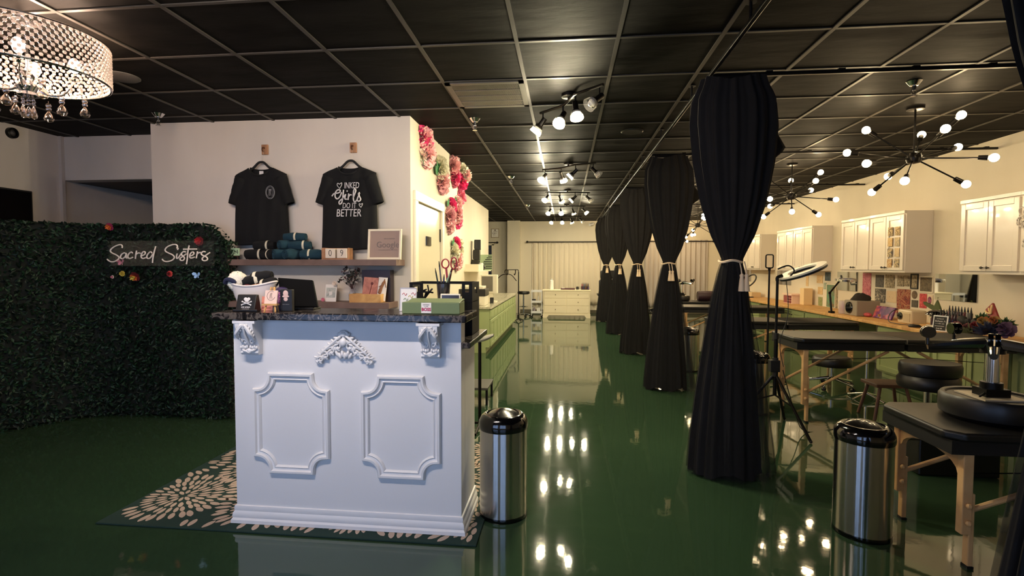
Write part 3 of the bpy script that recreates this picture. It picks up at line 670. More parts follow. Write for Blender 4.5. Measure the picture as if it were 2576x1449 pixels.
b=MB(); b.T=Matrix.Translation((-1.626,4.352,ZL+.0125))@ROTX(-9)@ROTY(4); b.tube(spline([(-.02,-.0035,.06),(-.012,-.0035,.10),(.004,-.0035,.15),(.018,-.0035,.195)],4),[.004]+[.016]*4+[.013]*5+[.006]*3,6); b.tube([(.004,-.0035,.15),(-.03,-.0035,.12)],.004,5); b.tube([(.02,-.0035,.18),(.036,-.0035,.12)],.004,5); build('figure_drawing',b,mat('brown_ink',(132,88,60),.7),t)
# ---------------------------------------------------------------- reception counter
def counter():
    t=thing('reception_counter',(-1.15,2.7,.011),'white reception counter with carved corbels and a dark granite top','counter')
    cw=mat('counter_white',(222,222,224),.5,bump=.03,bscale=60)
    b=MB(); b.box(-1.752,-.522,2.52,2.615,.011,1.113); b.box(-1.752,-.522,2.615,2.90,.011,.975); build('counter_body',b,cw,t,smooth=0,bevel=.002)
    gr=ramp_mat('dark_granite',[(.34,(12,11,13)),(.46,(30,28,30)),(.53,(96,88,82)),(.57,(24,22,24)),(.66,(40,37,37)),(.72,(176,164,152))],scale=15,rough=.15,detail=9,distort=1.6,spec=.35)
    build('granite_top',MB().box(-1.805,-.478,2.425,2.745,1.113,1.150),gr,t,smooth=0,bevel=.005)
    b=MB(); b.box(-1.78,-.472,2.617,3.06,.976,1.006); b.box(-.520,-.472,2.50,2.617,.976,1.006); build('granite_worktop',b,gr,t,smooth=0,bevel=.004)
    # base moulding, profile swept along front and right side
    prof=[(0,.105),(.007,.102),(.010,.090),(.008,.075),(.014,.066),(.017,.050),(.015,.040),(.022,.030),(.023,.0125),(0,.0125)]
    b=MB()
    n=len(prof); ring=[]
    for (px,py,dx,dy) in ((-1.752,2.90,-1,0),(-1.752,2.52,-1,-1),(-.522,2.52,1,-1),(-.522,2.90,1,0)):
        ring.append([(px+dx*d,py+dy*d,z) for d,z in prof])
    vs=[p for r_ in ring for p in r_]; fs=[]
    for k in range(3):
        for i in range(n-1): fs.append((k*n+i,(k+1)*n+i,(k+1)*n+i+1,k*n+i+1))
    b.add(vs,fs); build('base_moulding',b,cw,t,smooth=25)
    # panel mouldings with scooped corners
    def panel(x0,x1,z0,z1,c=.085):
        path=[]
        def arc(cx,cz,a0,a1): return [(cx+c*math.cos(R(a0+(a1-a0)*i/8)),cz+c*math.sin(R(a0+(a1-a0)*i/8))) for i in range(9)]
        path+=arc(x0,z0,90,0)+arc(x1,z0,180,90)+arc(x1,z1,270,180)+arc(x0,z1,0,-90)
        m=len(path); pr=[(-.026,0),(-.026,.010),(-.020,.020),(-.010,.020),(-.004,.010),(.004,.008),(.010,.013),(.016,.006),(.018,0)]
        b=MB(); vs=[];fs=[]; P=[Vector((p[0],0,p[1])) for p in path]
        for i in range(m):
            d0=(P[i]-P[i-1]).normalized(); d1=(P[(i+1)%m]-P[i]).normalized()
            n0=Vector((-d0.z,0,d0.x)); n1=Vector((-d1.z,0,d1.x)); nn=(n0+n1); nn=nn/max(.35,nn.length_squared/2) if nn.length>.1 else n0
            for q,h in pr:
                p=P[i]+nn*q; vs.append((p.x,2.5195-h,p.z))
        k=len(pr)
        for i in range(m):
            for j in range(k-1): fs.append((i*k+j,((i+1)%m)*k+j,((i+1)%m)*k+j+1,i*k+j+1))
        b.add(vs,fs); build('panel_moulding',b,cw,t,smooth=30)
    panel(-1.617,-1.245,.315,.803); panel(-1.022,-.652,.315,.803)
    # scrolled corbels
    def corbel(x0,x1):
        b=MB(); zb,zt=.925,1.108
        side=[(0,zt),(.085,zt),(.088,zt-.022),(.082,zt-.045),(.070,zt-.07),(.052,zt-.10),(.034,zt-.125),(.030,zt-.145),(.038,zt-.160),(.042,zt-.172),(.034,zt-.183),(0,zt-.183)]
        w0,w1=(x1-x0)/2,(x1-x0)/2; cx=(x0+x1)/2
        poly=[(2.519-d,z) for d,z in side]; b.prism(poly,'x',x0+.012,x1-.012)
        b.box(x0,x1,2.43,2.519,zt-.014,zt)
        rnd=random.Random(int(-x0*100))
        for s in (-1,1):
            for k in range(4):     # acanthus lobes at the top
                p=spline([(cx+s*.004,2.519-.088,zt-.020),(cx+s*(.014+.008*k),2.519-.094,zt-.028-.012*k),(cx+s*(.030+.004*k),2.519-.082+.006*k,zt-.050-.016*k)],4); b.tube(p,[.005,.007,.008,.009,.008,.007,.006,.005,.003],6)
            sp=[(cx+s*(.020+.016*math.cos(a*.9)*(1-a/9)),2.519-.050+.004*a*.3,zt-.115+.016*math.sin(a*.9)*(1-a/9)) for a in range(9)]; b.tube(spline(sp,3),.005,6)
            b.tube(spline([(cx+s*.036,2.519-.036,zt-.150),(cx+s*.026,2.519-.050,zt-.158),(cx+s*.012,2.519-.046,zt-.164),(cx,2.519-.046,zt-.170)],4),.006,6)
        for s in (-1,1):
            for k in range(7):
                f=k/6; b.sphere((cx+s*(.012+.030*math.sin(f*2.4)),2.519-.088+.034*f*f,zt-.030-.075*f),.012*(1-.35*f),8,sc=(.7,.6,1.5),rot=ROTY(s*(38-20*f)).to_3x3())
            for k in range(4): b.sphere((cx+s*(.010+.011*k),2.519-.046,zt-.140-.004*(k%2)),.008,7,sc=(.8,.7,1.3))
        b.tube([(cx,2.519-.094,zt-.02),(cx,2.519-.080,zt-.07),(cx,2.519-.045,zt-.125)],.005,6)
        b.sphere((cx,2.519-.042,zt-.160),.013,8,sc=(1.6,.8,1))
        build('corbel',b,cw,t,smooth=50)
    corbel(-1.695,-1.575); corbel(-.730,-.612)
    # carved centre applique
    b=MB(); cx,cz=-1.135,.955; y=2.512; rnd=random.Random(8)
    def scroll(x,z,r,s,tn=1.6):
        pts=[(x+s*r*(1-i/16)*math.cos(i*.55*tn/1.6+.4),y-.010,z+r*(1-i/16)*math.sin(i*.55*tn/1.6+.4)) for i in range(15)]; b.tube(spline(pts,2),[.0065*(1-.5*i/28) for i in range(29)],6)
    for s in (-1,1):
        scroll(cx+s*.035,cz+.020,.026,s); scroll(cx+s*.068,cz-.005,.022,s); scroll(cx+s*.100,cz-.028,.022,s); scroll(cx+s*.125,cz-.050,.016,s)
        b.tube(spline([(cx,y-.008,cz+.085),(cx+s*.03,y-.012,cz+.060),(cx+s*.07,y-.012,cz+.025),(cx+s*.11,y-.010,cz-.010),(cx+s*.150,y-.006,cz-.066)],5),[.007]*8+[.0065]*8+[.004]*5,7)
        for k in range(8):
            f=k/7; px=cx+s*(.012+.132*f); pz=cz+.072-.118*f; b.sphere((px+s*.006,y-.008,pz+.006),.015*(1-.3*f),8,sc=(.62,.5,1.35),rot=ROTY(s*(62+14*math.sin(k*2))).to_3x3()); b.sphere((px-s*.010,y-.010,pz-.012),.013*(1-.3*f),8,sc=(.6,.6,1.3),rot=ROTY(s*(-25-20*(k%3))).to_3x3())
        for k in range(9):
            f=k/8; px=cx+s*(.014+.13*f); pz=cz+.03-.095*f-.012*(k%2); b.sphere((px,y-.006,pz),.013*(1-.25*f),7,sc=(.8,.7,1.4),rot=ROTY(s*(25+20*f)).to_3x3())
        for k in range(5):
            a=R(60+k*22); b.sphere((cx+s*.026*math.cos(a),y-.010,cz+.068+.022*math.sin(a)),.011,7,sc=(.7,.6,1.3))
    for k in range(6): b.sphere((cx+(k-2.5)*.014,y-.008,cz-.020-.010*(k%2)),.013,7,sc=(.7,.7,1.5),rot=ROTY((k-2.5)*12).to_3x3())
    b.sphere((cx,y-.012,cz+.040),.022,9,sc=(1,.7,1.1)); b.sphere((cx,y-.010,cz+.082),.020,9,sc=(1.1,.6,.8))
    build('carved_applique',b,cw,t,smooth=60)
counter()
# ---------------------------------------------------------------- things on the counter
GT=1.1505; WT=1.0065
# white tub with rolled clothes
tubm=mat('tub_white',(226,216,210),.35)
WT0=WT; WT=GT; t=thing('tub_bowl',(-1.72,2.64,WT),'white bathtub-shaped bowl at the left end of the counter','bowl')
b=MB(); cx,cy=-1.715,2.652
def tubp(u,v,o=0):
    a=2*PI*u; rx=.075+.058*v**.8; ry=.045+.028*v; z=.128*v+(.026*math.cos(a)**2*v*v) 
    return (cx+(rx-o)*math.cos(a),cy+(ry-o)*math.sin(a),WT+max(o,.0)+z*(1 if not o else .97))
b.sheet(40,12,lambda u,v:tubp(u,v),closeu=True); b.sheet(40,12,lambda u,v:tubp(u,v,.006),closeu=True)
b.tube([tubp(i/40,1,.003) for i in range(40)],.006,6,closed=True); b.box(cx-.07,cx+.07,cy-.04,cy+.04,WT,WT+.008)
build('tub_shell',b,tubm,t,smooth=60)
build('tub_foot',MB().box(cx-.06,cx+.06,cy-.042,cy-.036,WT,WT+.01),chrome,t)
# contents
cloth_white=mat('fleece_white',(228,222,204),.95,noise=.15,nscale=30,bump=.6,bscale=120)
t=thing('fleece_roll',(-1.81,2.652,WT+.09),'fluffy white and navy rolled cloth in the tub','cloth')
b=MB(); rnd=random.Random(2)
def fl(u,v):
    d=Vector((math.sin(PI*v)*math.cos(2*PI*u),math.sin(PI*v)*math.sin(2*PI*u),-math.cos(PI*v))); k=1+.07*math.sin(13*u*6.28)*math.sin(9*v*3)+.04*math.sin(31*u+17*v)
    return (-1.812+.052*k*d.x,2.652+.050*k*d.y,WT+.150+.056*k*d.z)
b.sheet(30,18,fl,closeu=True); build('fleece',b,cloth_white,t,smooth=80)
b=MB(); b.tube(spline([(-1.862,2.615,WT+.140),(-1.842,2.604,WT+.162),(-1.815,2.600,WT+.160),(-1.79,2.604,WT+.145)],5),[.006]+[.012]*13+[.008]*2,8); build('navy_fold',b,mat('navy_cloth',(24,30,58),.9),t)
rg='black rolled garments in the white tub'
roll(-1.735,2.668,WT+.155,.032,.11,fabric_black,20,.22,'black rolled garment next to the white fleece in the tub',rg,21,tilt=-10)
roll(-1.685,2.68,WT+.180,.028,.11,fabric_black,5,-.3,'black rolled garment highest in the tub',rg,22,tilt=-6)
roll(-1.645,2.662,WT+.140,.028,.11,fabric_black,-8,-.15,'black rolled garment at the right end of the tub',rg,23,tilt=-12)
t=thing('folded_cloth',(-1.70,2.60,WT+.11),'orange and maroon folded cloth at the front edge of the tub','cloth')
b=MB().tube(spline([(-1.755,2.612,WT+.118),(-1.73,2.608,WT+.128),(-1.71,2.608,WT+.125)],4),.010,8); build('maroon_fold',b,mat('maroon_cloth',(96,30,40),.9),t)
b=MB().tube(spline([(-1.715,2.607,WT+.120),(-1.685,2.605,WT+.127),(-1.65,2.607,WT+.132)],4),.010,8); build('orange_fold',b,mat('orange_cloth',(216,130,66),.9),t)
# black boxed product with skull emblem
def emblem_skull(b,x,y,z,s):
    b.sphere((x-.016*s,y,z+.018*s),.019*s,10,sc=(1,.12,.9)); b.sphere((x+.016*s,y,z+.018*s),.019*s,10,sc=(1,.12,.9)); b.sphere((x,y,z+.006*s),.024*s,10,sc=(1,.1,.8))
    for q in (-1,1):
        b.tube([(x-q*.045*s,y,z-.010*s),(x+q*.045*s,y,z-.040*s)],.006*s,6)
        for e in (-1,1):
            b.sphere((x+e*q*.047*s,y,z-.025*s-e*.017*s),.0085*s,6,sc=(1,.3,1))
WT=WT0; t=thing('emblem_box',(-1.66,2.48,GT),'black box with white skull and crossed bones emblem on the counter','box')
b=MB(); b.prism([(2.475,GT),(2.54,GT),(2.52,GT+.088),(2.50,GT+.088)],'x',-1.709,-1.603); b.box(-1.716,-1.580,2.462,2.475,GT,GT+.014); build('black_pouch',b,mat('black_pouch',(16,14,14),.5),t,smooth=0,bevel=.004)
b=MB(); T=Matrix.Translation((-1.652,2.4885,GT+.052))@ROTX(-16); b.T=T; emblem_skull(b,0,-.0005,.004,.52); scribble(b,0,-.0008,-.030,.048,.0075,3); scribble(b,0,-.0008,-.040,.040,.004,4); build('emblem_print',b,ink,t,smooth=50)
b=MB(); T=Matrix.Translation((-1.30,0,0))
# salmon card and small easel with round print
t=thing('salmon_card',(-1.585,2.55,GT),'salmon pink card propped behind the little easel','card')
b=MB(); b.T=Matrix.Translation((-1.580,2.555,GT))@ROTX(-10); b.box(-.035,.030,-.002,.002,0,.075); build('card_face',b,mat('salmon_card_paper',(222,140,122),.6),t,smooth=0)
b=MB(); b.T=Matrix.Translation((-1.580,2.555,GT))@ROTX(-10); b.text('18',.042,FX(.0,-.003,.042)); b.box(-.03,.02,-.003,-.0021,.012,.016); build('card_print',b,mat('rust_ink',(150,66,50),.7),t,smooth=0)
t=thing('mini_easel',(-1.52,2.50,GT),'little wooden easel holding a pale square print on the counter','easel')
b=MB(); x=-1.520; y=2.485
for s in (-.030,.030): b.cyl((x+s*1.0,y-.005,GT),(x+s*.30,y+.028,GT+.128),.0045,n=6)
b.cyl((x,y+.075,GT),(x,y+.030,GT+.125),.0045,n=6); b.box(x-.042,x+.042,y-.010,y+.014,GT+.034,GT+.041); build('easel_frame',b,oak,t)
b=MB(); b.T=Matrix.Translation((x,y+.004,GT+.0415))@ROTX(-11); b.box(-.034,.034,-.003,.003,0,.070); build('print_tile',b,mat('tile_blush',(226,196,180),.6),t,smooth=0)
b=MB(); b.T=Matrix.Translation((x,y+.004,GT+.0415))@ROTX(-11)
b.tube([(.022*math.cos(2*PI*i/24+1),-.0035,.042+.024*math.sin(2*PI*i/24+1)) for i in range(20)],.0012,4)
for k in range(3): b.tube(spline([(-.008+.008*k,-.0035,.026),(.004*k-.006,-.0035,.042),(-.003+.004*k,-.0035,.056)],3),.0011,4)
build('round_emblem',b,mat('taupe_ink',(140,116,108),.7),t)
# purple and black packs
t=thing('purple_pack',(-1.52,2.59,GT),'purple box with pink floral print behind the easel','box')
b=MB(); b.box(-1.542,-1.486,2.575,2.615,GT,GT+.105); b.sphere((-1.520,2.595,GT+.105),.034,12,sc=(1.1,.6,.6)); build('purple_box_body',b,mat('purple_card',(38,22,70),.5),t,smooth=0,bevel=.003)
b=MB(); build('floral_print',MB().box(-1.534,-1.492,2.573,2.5748,GT+.035,GT+.098),ramp_mat('pink_floral',[(.35,(52,30,80)),(.5,(150,80,140)),(.65,(236,190,210))],scale=60,rough=.5),t,smooth=0)
t=thing('face_pack',(-1.455,2.54,GT),'black packet with a pale face emblem beside the monitor','packet')
build('packet_body',MB().box(-1.487,-1.421,2.52,2.545,GT,GT+.115),mat('packet_black',(18,17,20),.5),t,smooth=0,bevel=.003)
b=MB(); fx,fz=-1.455,GT+.082; b.sphere((fx,2.519,fz+.012),.017,12,sc=(.85,.1,1)); b.sphere((fx,2.519,fz-.018),.013,10,sc=(.9,.1,.8)); b.sphere((fx,2.519,fz-.003),.012,8,sc=(1.6,.12,.6)); build('face_emblem',b,mat('pale_face_ink',(214,180,170),.6),t)
build('packet_text',scribble(MB(),fx,2.5193,GT+.037,.036,.0040,5),inkg,t,smooth=0)
# monitor on the work surface behind
t=thing('monitor',(-1.46,2.68,GT),'black tilted touch-screen till seen from the back on the counter','till')
b=MB(); b.T=Matrix.Translation((-1.47,2.655,GT+.012))@ROTX(-16); b.prism([(-.13,.165),(.075,.152),(.125,.0),(-.085,.0)],'y',-.010,.010); build('screen_back',b,mat('monitor_black',(8,8,8),.75,spec=.1),t,smooth=0,bevel=.005)
b=MB(); b.box(-1.53,-1.37,2.645,2.735,GT,GT+.010); b.prism([(2.672,GT+.01),(2.735,GT+.01),(2.735,GT+.02),(2.70,GT+.10)],'x',-1.48,-1.42); build('monitor_stand',b,black,t,smooth=0,bevel=.002)
# framed sign with colour marks (code left out)
t=thing('acrylic_frame',(-.832,2.64,GT),'pale framed sign with coloured marks left of the black organizer','frame')
T=Matrix.Translation((-.832,2.625,GT))@ROTZ(3)@ROTX(-10)@Matrix.Scale(.82,4,(1,0,0))
b=MB(); b.T=T; b.box(-.055,.055,-.003,.003,0,.125); b.box(-.055,.055,-.004,.02,0,.004); build('sign_face',b,mat('sign_paper',(226,222,216),.35),t,smooth=0)
b=MB(); b.T=T; b.box(-.055,.055,-.0042,-.003,.119,.125); b.box(-.055,-.051,-.0042,-.003,0,.125); b.box(.051,.055,-.0042,-.003,0,.125); build('frame_edge',b,mat('silver_edge',(170,164,164),.3,metal=.6),t,smooth=0)
b=MB(); b.T=T
for k,(x0,z0,m) in enumerate(((-.040,.088,0),(-.03,.06,1),(.0,.075,2),(.012,.04,3),(-.038,.035,1),(.02,.09,0),(.03,.06,2))): b.tube(spline([(x0,-.004,z0),(x0+.012,-.004,z0+.008),(x0+.022,-.004,z0-.006),(x0+.03,-.004,z0+.006)],4),.0016,5,m)
build('colour_marks',b,[mat('mark_red',(196,90,90),.6),mat('mark_green',(120,150,100),.6),mat('mark_yellow',(206,180,90),.6),mat('mark_grey',(90,96,110),.6)],t)
# black desk organizer
def organizer():
    t=thing('desk_organizer',(-.69,2.88,WT),'black mesh desk organizer with cut-out handles behind the green box','organizer')
    om=mat('organizer_black',(12,11,11),.6,spec=.15); x0,x1,y0,y1=-.868,-.512,2.775,3.0
    def side(xa,xb):
        # side panel with an oval handle hole, built as strips around the hole
        b=MB(); zt=WT+.292; hz=zt-.045; b.box(xa,xb,y0,y1,WT,hz-.022); b.box(xa,xb,y0,y1,hz+.016,zt); b.box(xa,xb,y0,(y0+y1)/2-.04,hz-.022,hz+.016); b.box(xa,xb,(y0+y1)/2+.04,y1,hz-.022,hz+.016); return b
    build('side_panel',side(x0,x0+.006),om,t,smooth=0); build('side_panel',side(x1-.006,x1),om,t,smooth=0)
    def front(xa,xb):
        b=MB(); zt=WT+.292; b.box(xa,xb,y0-.003,y0,WT,zt-.082); b.box(xa,xa+.018,y0-.003,y0,zt-.082,zt); b.box(xb-.018,xb,y0-.003,y0,zt-.082,zt); b.box(xa+.018,xb-.018,y0-.003,y0,zt-.012,zt); b.box(xa+.018,xb-.018,y0-.003,y0,zt-.082,zt-.052); return b
    build('front_tab',front(x0,x0+.078),om,t,smooth=0); build('front_tab',front(x1-.058,x1),om,t,smooth=0)
    for ya,yb,za,zb in ((y0-.006,y0-.003,WT+.284,WT+.292),(y0-.006,y0-.003,WT+.183,WT+.190),(y1-.004,y1,WT+.284,WT+.292)): build('rail',MB().box(x0,x1,ya,yb,za,zb),om,t,smooth=0)
    for z in (.004,.10,.186): build('tray',MB().box(x0,x1,y0,y1,WT+z-.003,WT+z),om,t,smooth=0)
    build('back_panel',MB().box(x0,x1,y1-.004,y1,WT,WT+.09),om,t,smooth=0)
organizer()
OZ=WT+.1865
t=thing('pen_cup',(-.70,2.88,OZ),'dark cup of pens on the top tray of the organizer','cup')
build('cup_shell',MB().lathe([(.034,OZ),(.040,OZ+.10),(.037,OZ+.10),(.031,OZ+.006)],20,(-.70,2.88,0),cap=False).lathe([(.033,OZ+.001),(.033,OZ+.005)],20,(-.70,2.88,0)),mat('smoky_cup',(60,58,66),.1,alpha=.55,spec=.8),t)
pens=[((-.715,2.875),(-.745,2.865),.185,mat('pen_dark_green',(30,52,50),.4),'dark green pen leaning left in the cup'),((-.705,2.89),(-.728,2.885),.225,mat('pen_grey',(92,88,92),.4),'grey brush pen, tallest on the left in the cup'),
 ((-.70,2.87),(-.690,2.855),.15,mat('pen_navy',(36,40,86),.4),'navy pen in the middle of the cup'),((-.715,2.86),(-.640,2.85),.19,mat('pen_pale_green',(150,176,146),.4),'pale green pen slanting right in the cup'),((-.69,2.885),(-.652,2.885),.17,mat('pen_forest',(44,74,54),.4),'forest green pen standing right in the cup')]
for (a,bq,h,m,l) in pens:
    t=thing('pen',(a[0],a[1],OZ+.006),l,'pen','pens in the dark cup'); p0=Vector((a[0],a[1],OZ+.008)); p1=Vector((bq[0],bq[1],OZ+h)); build('barrel',MB().cyl(p0,p0.lerp(p1,.85),.0045,n=8),m,t); build('tip',MB().cyl(p0.lerp(p1,.851),p1,.0044,.0015,n=8),black,t)
t=thing('scissors',(-.675,2.87,OZ+.01),'scissors with red loop handles in the pen cup','scissors')
redh=mat('scissor_red',(150,26,34),.35)
b=MB(); b.T=Matrix.Translation((-.678,2.868,OZ+.01))@ROTY(3)
b.tube([( -.018+.021*math.cos(2*PI*i/20),0,.200+.026*math.sin(2*PI*i/20)) for i in range(20)],.0042,7,closed=True); b.tube([(-.012,0,.175),(-.004,0,.12)],.006,7); build('handle',b,redh,t)
b=MB(); b.T=Matrix.Translation((-.678,2.868,OZ+.01))@ROTY(3); b.tube([(.030+.017*math.cos(2*PI*i/20),.004,.205+.034*math.sin(2*PI*i/20)) for i in range(20)],.0042,7,closed=True); b.tube([(.022,.004,.172),(.006,.004,.12)],.006,7); build('handle',b,redh,t)
b=MB(); b.T=Matrix.Translation((-.678,2.868,OZ+.01))@ROTY(3); b.tube([(-.004,0,.12),(.004,0,.0)],[.006,.002],5); b.tube([(.006,.003,.12),(-.002,.003,.0)],[.006,.002],5); build('blades',b,steel,t)
# small items in the organizer
for (x,z0,h,m,l) in ((-.555,OZ,.05,mat('tin_red',(130,24,44),.35),'dark red small box on the organizer top tray'),(-.555,WT+.1005,.052,mat('box_grey',(150,142,138),.5),'grey small box in the middle tray of the organizer'),(-.555,WT+.0045,.060,mat('tin_red2',(140,30,50),.35),'dark red small box in the bottom tray of the organizer')):
    tag(build('small_box',MB().box(x-.02,x+.02,2.80,2.86,z0,z0+h),m,bevel=.003,smooth=0),l,'box','small boxes in the black organizer')
b=MB(); rnd=random.Random(9)
for i in range(9):
    a=rnd.uniform(0,6.28); b.tube(spline([(-.81,2.86,OZ+.005),(-.81+.03*math.cos(a),2.86+.03*math.sin(a),OZ+.045),(-.80+.05*math.cos(a+.6),2.86+.03*math.sin(a),OZ+.07+rnd.uniform(-.03,.025))],4),.005,6)
tag(build('cable_coil',b,mat('cable_black',(24,22,22),.6)),'black bundle of cables on the organizer top tray','cable')
t=thing('tablet_card',(-.635,2.735,GT),'small white-rimmed dark tablet standing behind the green box','tablet')
b=MB(); b.T=Matrix.Translation((-.625,2.725,GT))@ROTX(-6); b.box(-.056,.056,-.004,.004,0,.088); build('tablet_rim',b,mat('rim_white',(238,230,206),.3),t,smooth=0,bevel=.003)
b=MB(); b.T=Matrix.Translation((-.625,2.725,GT))@ROTX(-6); b.box(-.048,.048,-.0048,-.004,.006,.080); build('tablet_screen',b,mat('dark_brown_screen',(44,30,28),.15),t,smooth=0)
# olive box with label
t=thing('olive_box',(-.69,2.52,GT),'olive green low box with a white label at the right end of the counter','box')
b=MB(); x0,x1=-.815,-.520; b.box(x0,x1,2.475,2.60,GT,GT+.058); b.prism([(2.475,GT+.058),(2.60,GT+.058),(2.60,GT+.070),(2.58,GT+.072)],'x',x0+.02,x1-.0); build('box_body',b,green_box,t,smooth=0,bevel=.003)
build('box_label',MB().box(-.715,-.664,2.4735,2.4748,GT+.004,GT+.056),paper,t,smooth=0)
b=MB(); b.text('BOSS',.022,FX(-.6895,2.473,GT+.022),sx=.95,bold=.0008); build('label_word',b,mat('magenta_ink',(176,34,84),.6),t,smooth=0)
build('label_small_print',scribble(scribble(MB(),-.6895,2.473,GT+.046,.034,.006,6),-.6895,2.473,GT+.037,.024,.005,7),mat('grey_print',(120,112,118),.6),t,smooth=0)
# ---------------------------------------------------------------- trash cans
def can_proto():
    t=thing('trash_can',(0,0,0),'','trash can','steel trash cans with black dome lids',world=False)
    rx=.132; ry=.125; h=.495
    build('steel_body',MB().lathe([(rx,.022),(rx,h)],48,sy=ry/rx),steel,t)
    build('base_ring',MB().lathe([(rx+.001,0),(rx+.003,.006),(rx+.001,.024)],48,sy=ry/rx),black_gloss,t)
    b=MB(); prof=[(rx+.003,h-.004),(rx+.006,h+.012),(rx+.004,h+.040),(rx-.010,h+.066),(rx-.026,h+.078),(rx-.036,h+.079),(rx-.044,h+.070)]
    b.lathe(prof,48,sy=ry/rx,cap=False); build('lid_rim',b,black_gloss,t,smooth=60)
    b=MB(); n=40
    def fn(u,v):
        a=2*PI*u; r=(rx-.040)*v; x=r*math.cos(a); y=r*math.sin(a)*ry/rx
        return (x,y,h+.068+.028*(1-v*v)+.050*(y/(rx))*(1-v*v*0.6)*.5)
    b.sheet(n,10,fn,closeu=True); build('swing_flap',b,mat('flap_black',(12,11,13),.22,coat=.4),t,smooth=60)
    return t
c0=can_proto()
cans=[(-.338,2.785,'steel trash can with black lid against the right side of the white counter',15),(1.553,2.79,'steel trash can with black lid in front of the nearest massage table',-20),
 (1.80,5.02,'steel trash can with black lid partly behind the nearest tied curtain',0),(1.68,9.9,'small steel trash can between the second and third curtains',0),(1.64,6.95,'steel trash can showing between the two nearest curtains',0)]
for i,(x,y,l,rz) in enumerate(cans):
    if i==0: c0.location=(x,y,0); c0.rotation_euler=(0,0,R(rz)); c0['label']=l
    else: dup(c0,(x,y,0),R(rz),l)
# ---------------------------------------------------------------- lamps
track_bulb=mat('track_bulb',(255,246,200),.3,emit=2450,ecol=(255,240,200))
sput_bulb=mat('globe_bulb',(255,240,205),.3,emit=112,ecol=(255,224,174))
lampm=mat('lamp_bronze',(26,23,20),.35,metal=.7)
def ordinal(i): return ['nearest','second','third','fourth','fifth and farthest'][i]
def track_light(x,y,rz,label,dirs,lit):
    t=thing('track_light',(x,y,CE),label,'track light','bronze track lights along the corridor',world=True)
    ca,sa=math.cos(rz),math.sin(rz)
    W=lambda a,b,c:(x+a*ca-b*sa,y+a*sa+b*ca,CE+c)
    b=MB(); b.lathe([(.06,0),(.06,-.022),(.05,-.025)],24,(x,y,CE)); build('canopy',b,lampm,t)
    build('bar',MB().tube([W(-.40,-.03,-.045),W(-.13,.035,-.045),W(.13,-.035,-.045),W(.40,.03,-.045)],.011,8),lampm,t)
    b=MB().cyl((x,y,CE-.022),(x,y,CE-.045),.012); build('stem',b,lampm,t)
    for i,(a,d) in enumerate(zip((-.36,-.13,.13,.36),dirs)):
        bb=(-.03,.03,-.03,.03)[i]*.9
        d=Vector(d).normalized(); p=Vector(W(a,bb,-.05)); q=p+Vector((0,0,-.075))
        s=build('spot_head',MB().tube([p,p+Vector((0,0,-.04)),q],.007,6).cyl(q-d*.03,q+d*.045,.022),lampm,t)
        rot=d.to_track_quat('Z','Y').to_matrix(); build('reflector_cup',MB().lathe([(.023,.040),(.036,.055),(.041,.082),(.039,.082),(.034,.057),(.021,.043)],18,q,rot=rot,cap=False),lampm,s); g=MB()
        g.lathe([(.022,.045),(.044,.07),(.052,.115),(.050,.115),(.042,.07),(.020,.047)],18,q,rot=rot,cap=False); build('glass_shade',g,mat('shade_glass',(230,226,214),.05,alpha=.25,spec=.8),s)
        build('bulb',MB().sphere(q+d*.075,.029,12,sc=(1,1,1.25),rot=rot),track_bulb if i in lit else mat('bulb_unlit',(220,214,200),.2),s)
TL=[(.02,4.08,-1.0),(.03,6.75,-.6),(.03,9.1,.15),(.02,11.2,-.05),(.02,13.5,-.2)]
for i,(x,y,rz) in enumerate(TL):
    track_light(x,y,rz,'bronze track light with glass shades, '+ordinal(i)+' above the corridor',([(-.5,-.6,-.75),(.3,.5,-.8),(-.7,.2,-.65),(.7,-.2,-.7)] if i<3 else [(-.4,-.5,-.8),(.1,-.6,-.75),(.3,.35,-.9),(.7,-.2,-.7)]) if i else [(-.6,.1,-.8),(-.3,-.6,-.8),(.1,-.3,-.9),(-.7,-.4,-.6)],(0,1,2,3) if i in (3,) else (0,1,2))
# reception track light just ahead of the counter, above the frame
def bare_track(x,y):
    t=thing('track_light',(x,y,CE),'track light above the front of the reception counter','track light'); coolb=mat('reception_bulb',(255,250,245),.3,emit=1120,ecol=(255,238,226))
    build('canopy',MB().lathe([(.06,CE),(.06,CE-.02)],20,(x,y,0)),lampm,t); build('bar',MB().cyl((x-.45,y,CE-.05),(x+.45,y,CE-.05),.01).cyl((x,y,CE),(x,y,CE-.05),.01),lampm,t)
    for k in range(4):
        xx=x-.39+.26*k; h=build('spot_head',MB().cyl((xx,y,CE-.05),(xx,y+.02,CE-.10),.014).lathe([(.02,0),(.055,.03),(.062,.13),(.060,.13),(.053,.03),(.018,.002)],20,(xx,y+.02,CE-.09),rot=Vector((0,.72,-.69)).to_track_quat('Z','Y').to_matrix(),cap=False),lampm,t); build('bulb',MB().sphere((xx,y+.065,CE-.165),.033,10),coolb,h)
bare_track(-1.35,1.15)
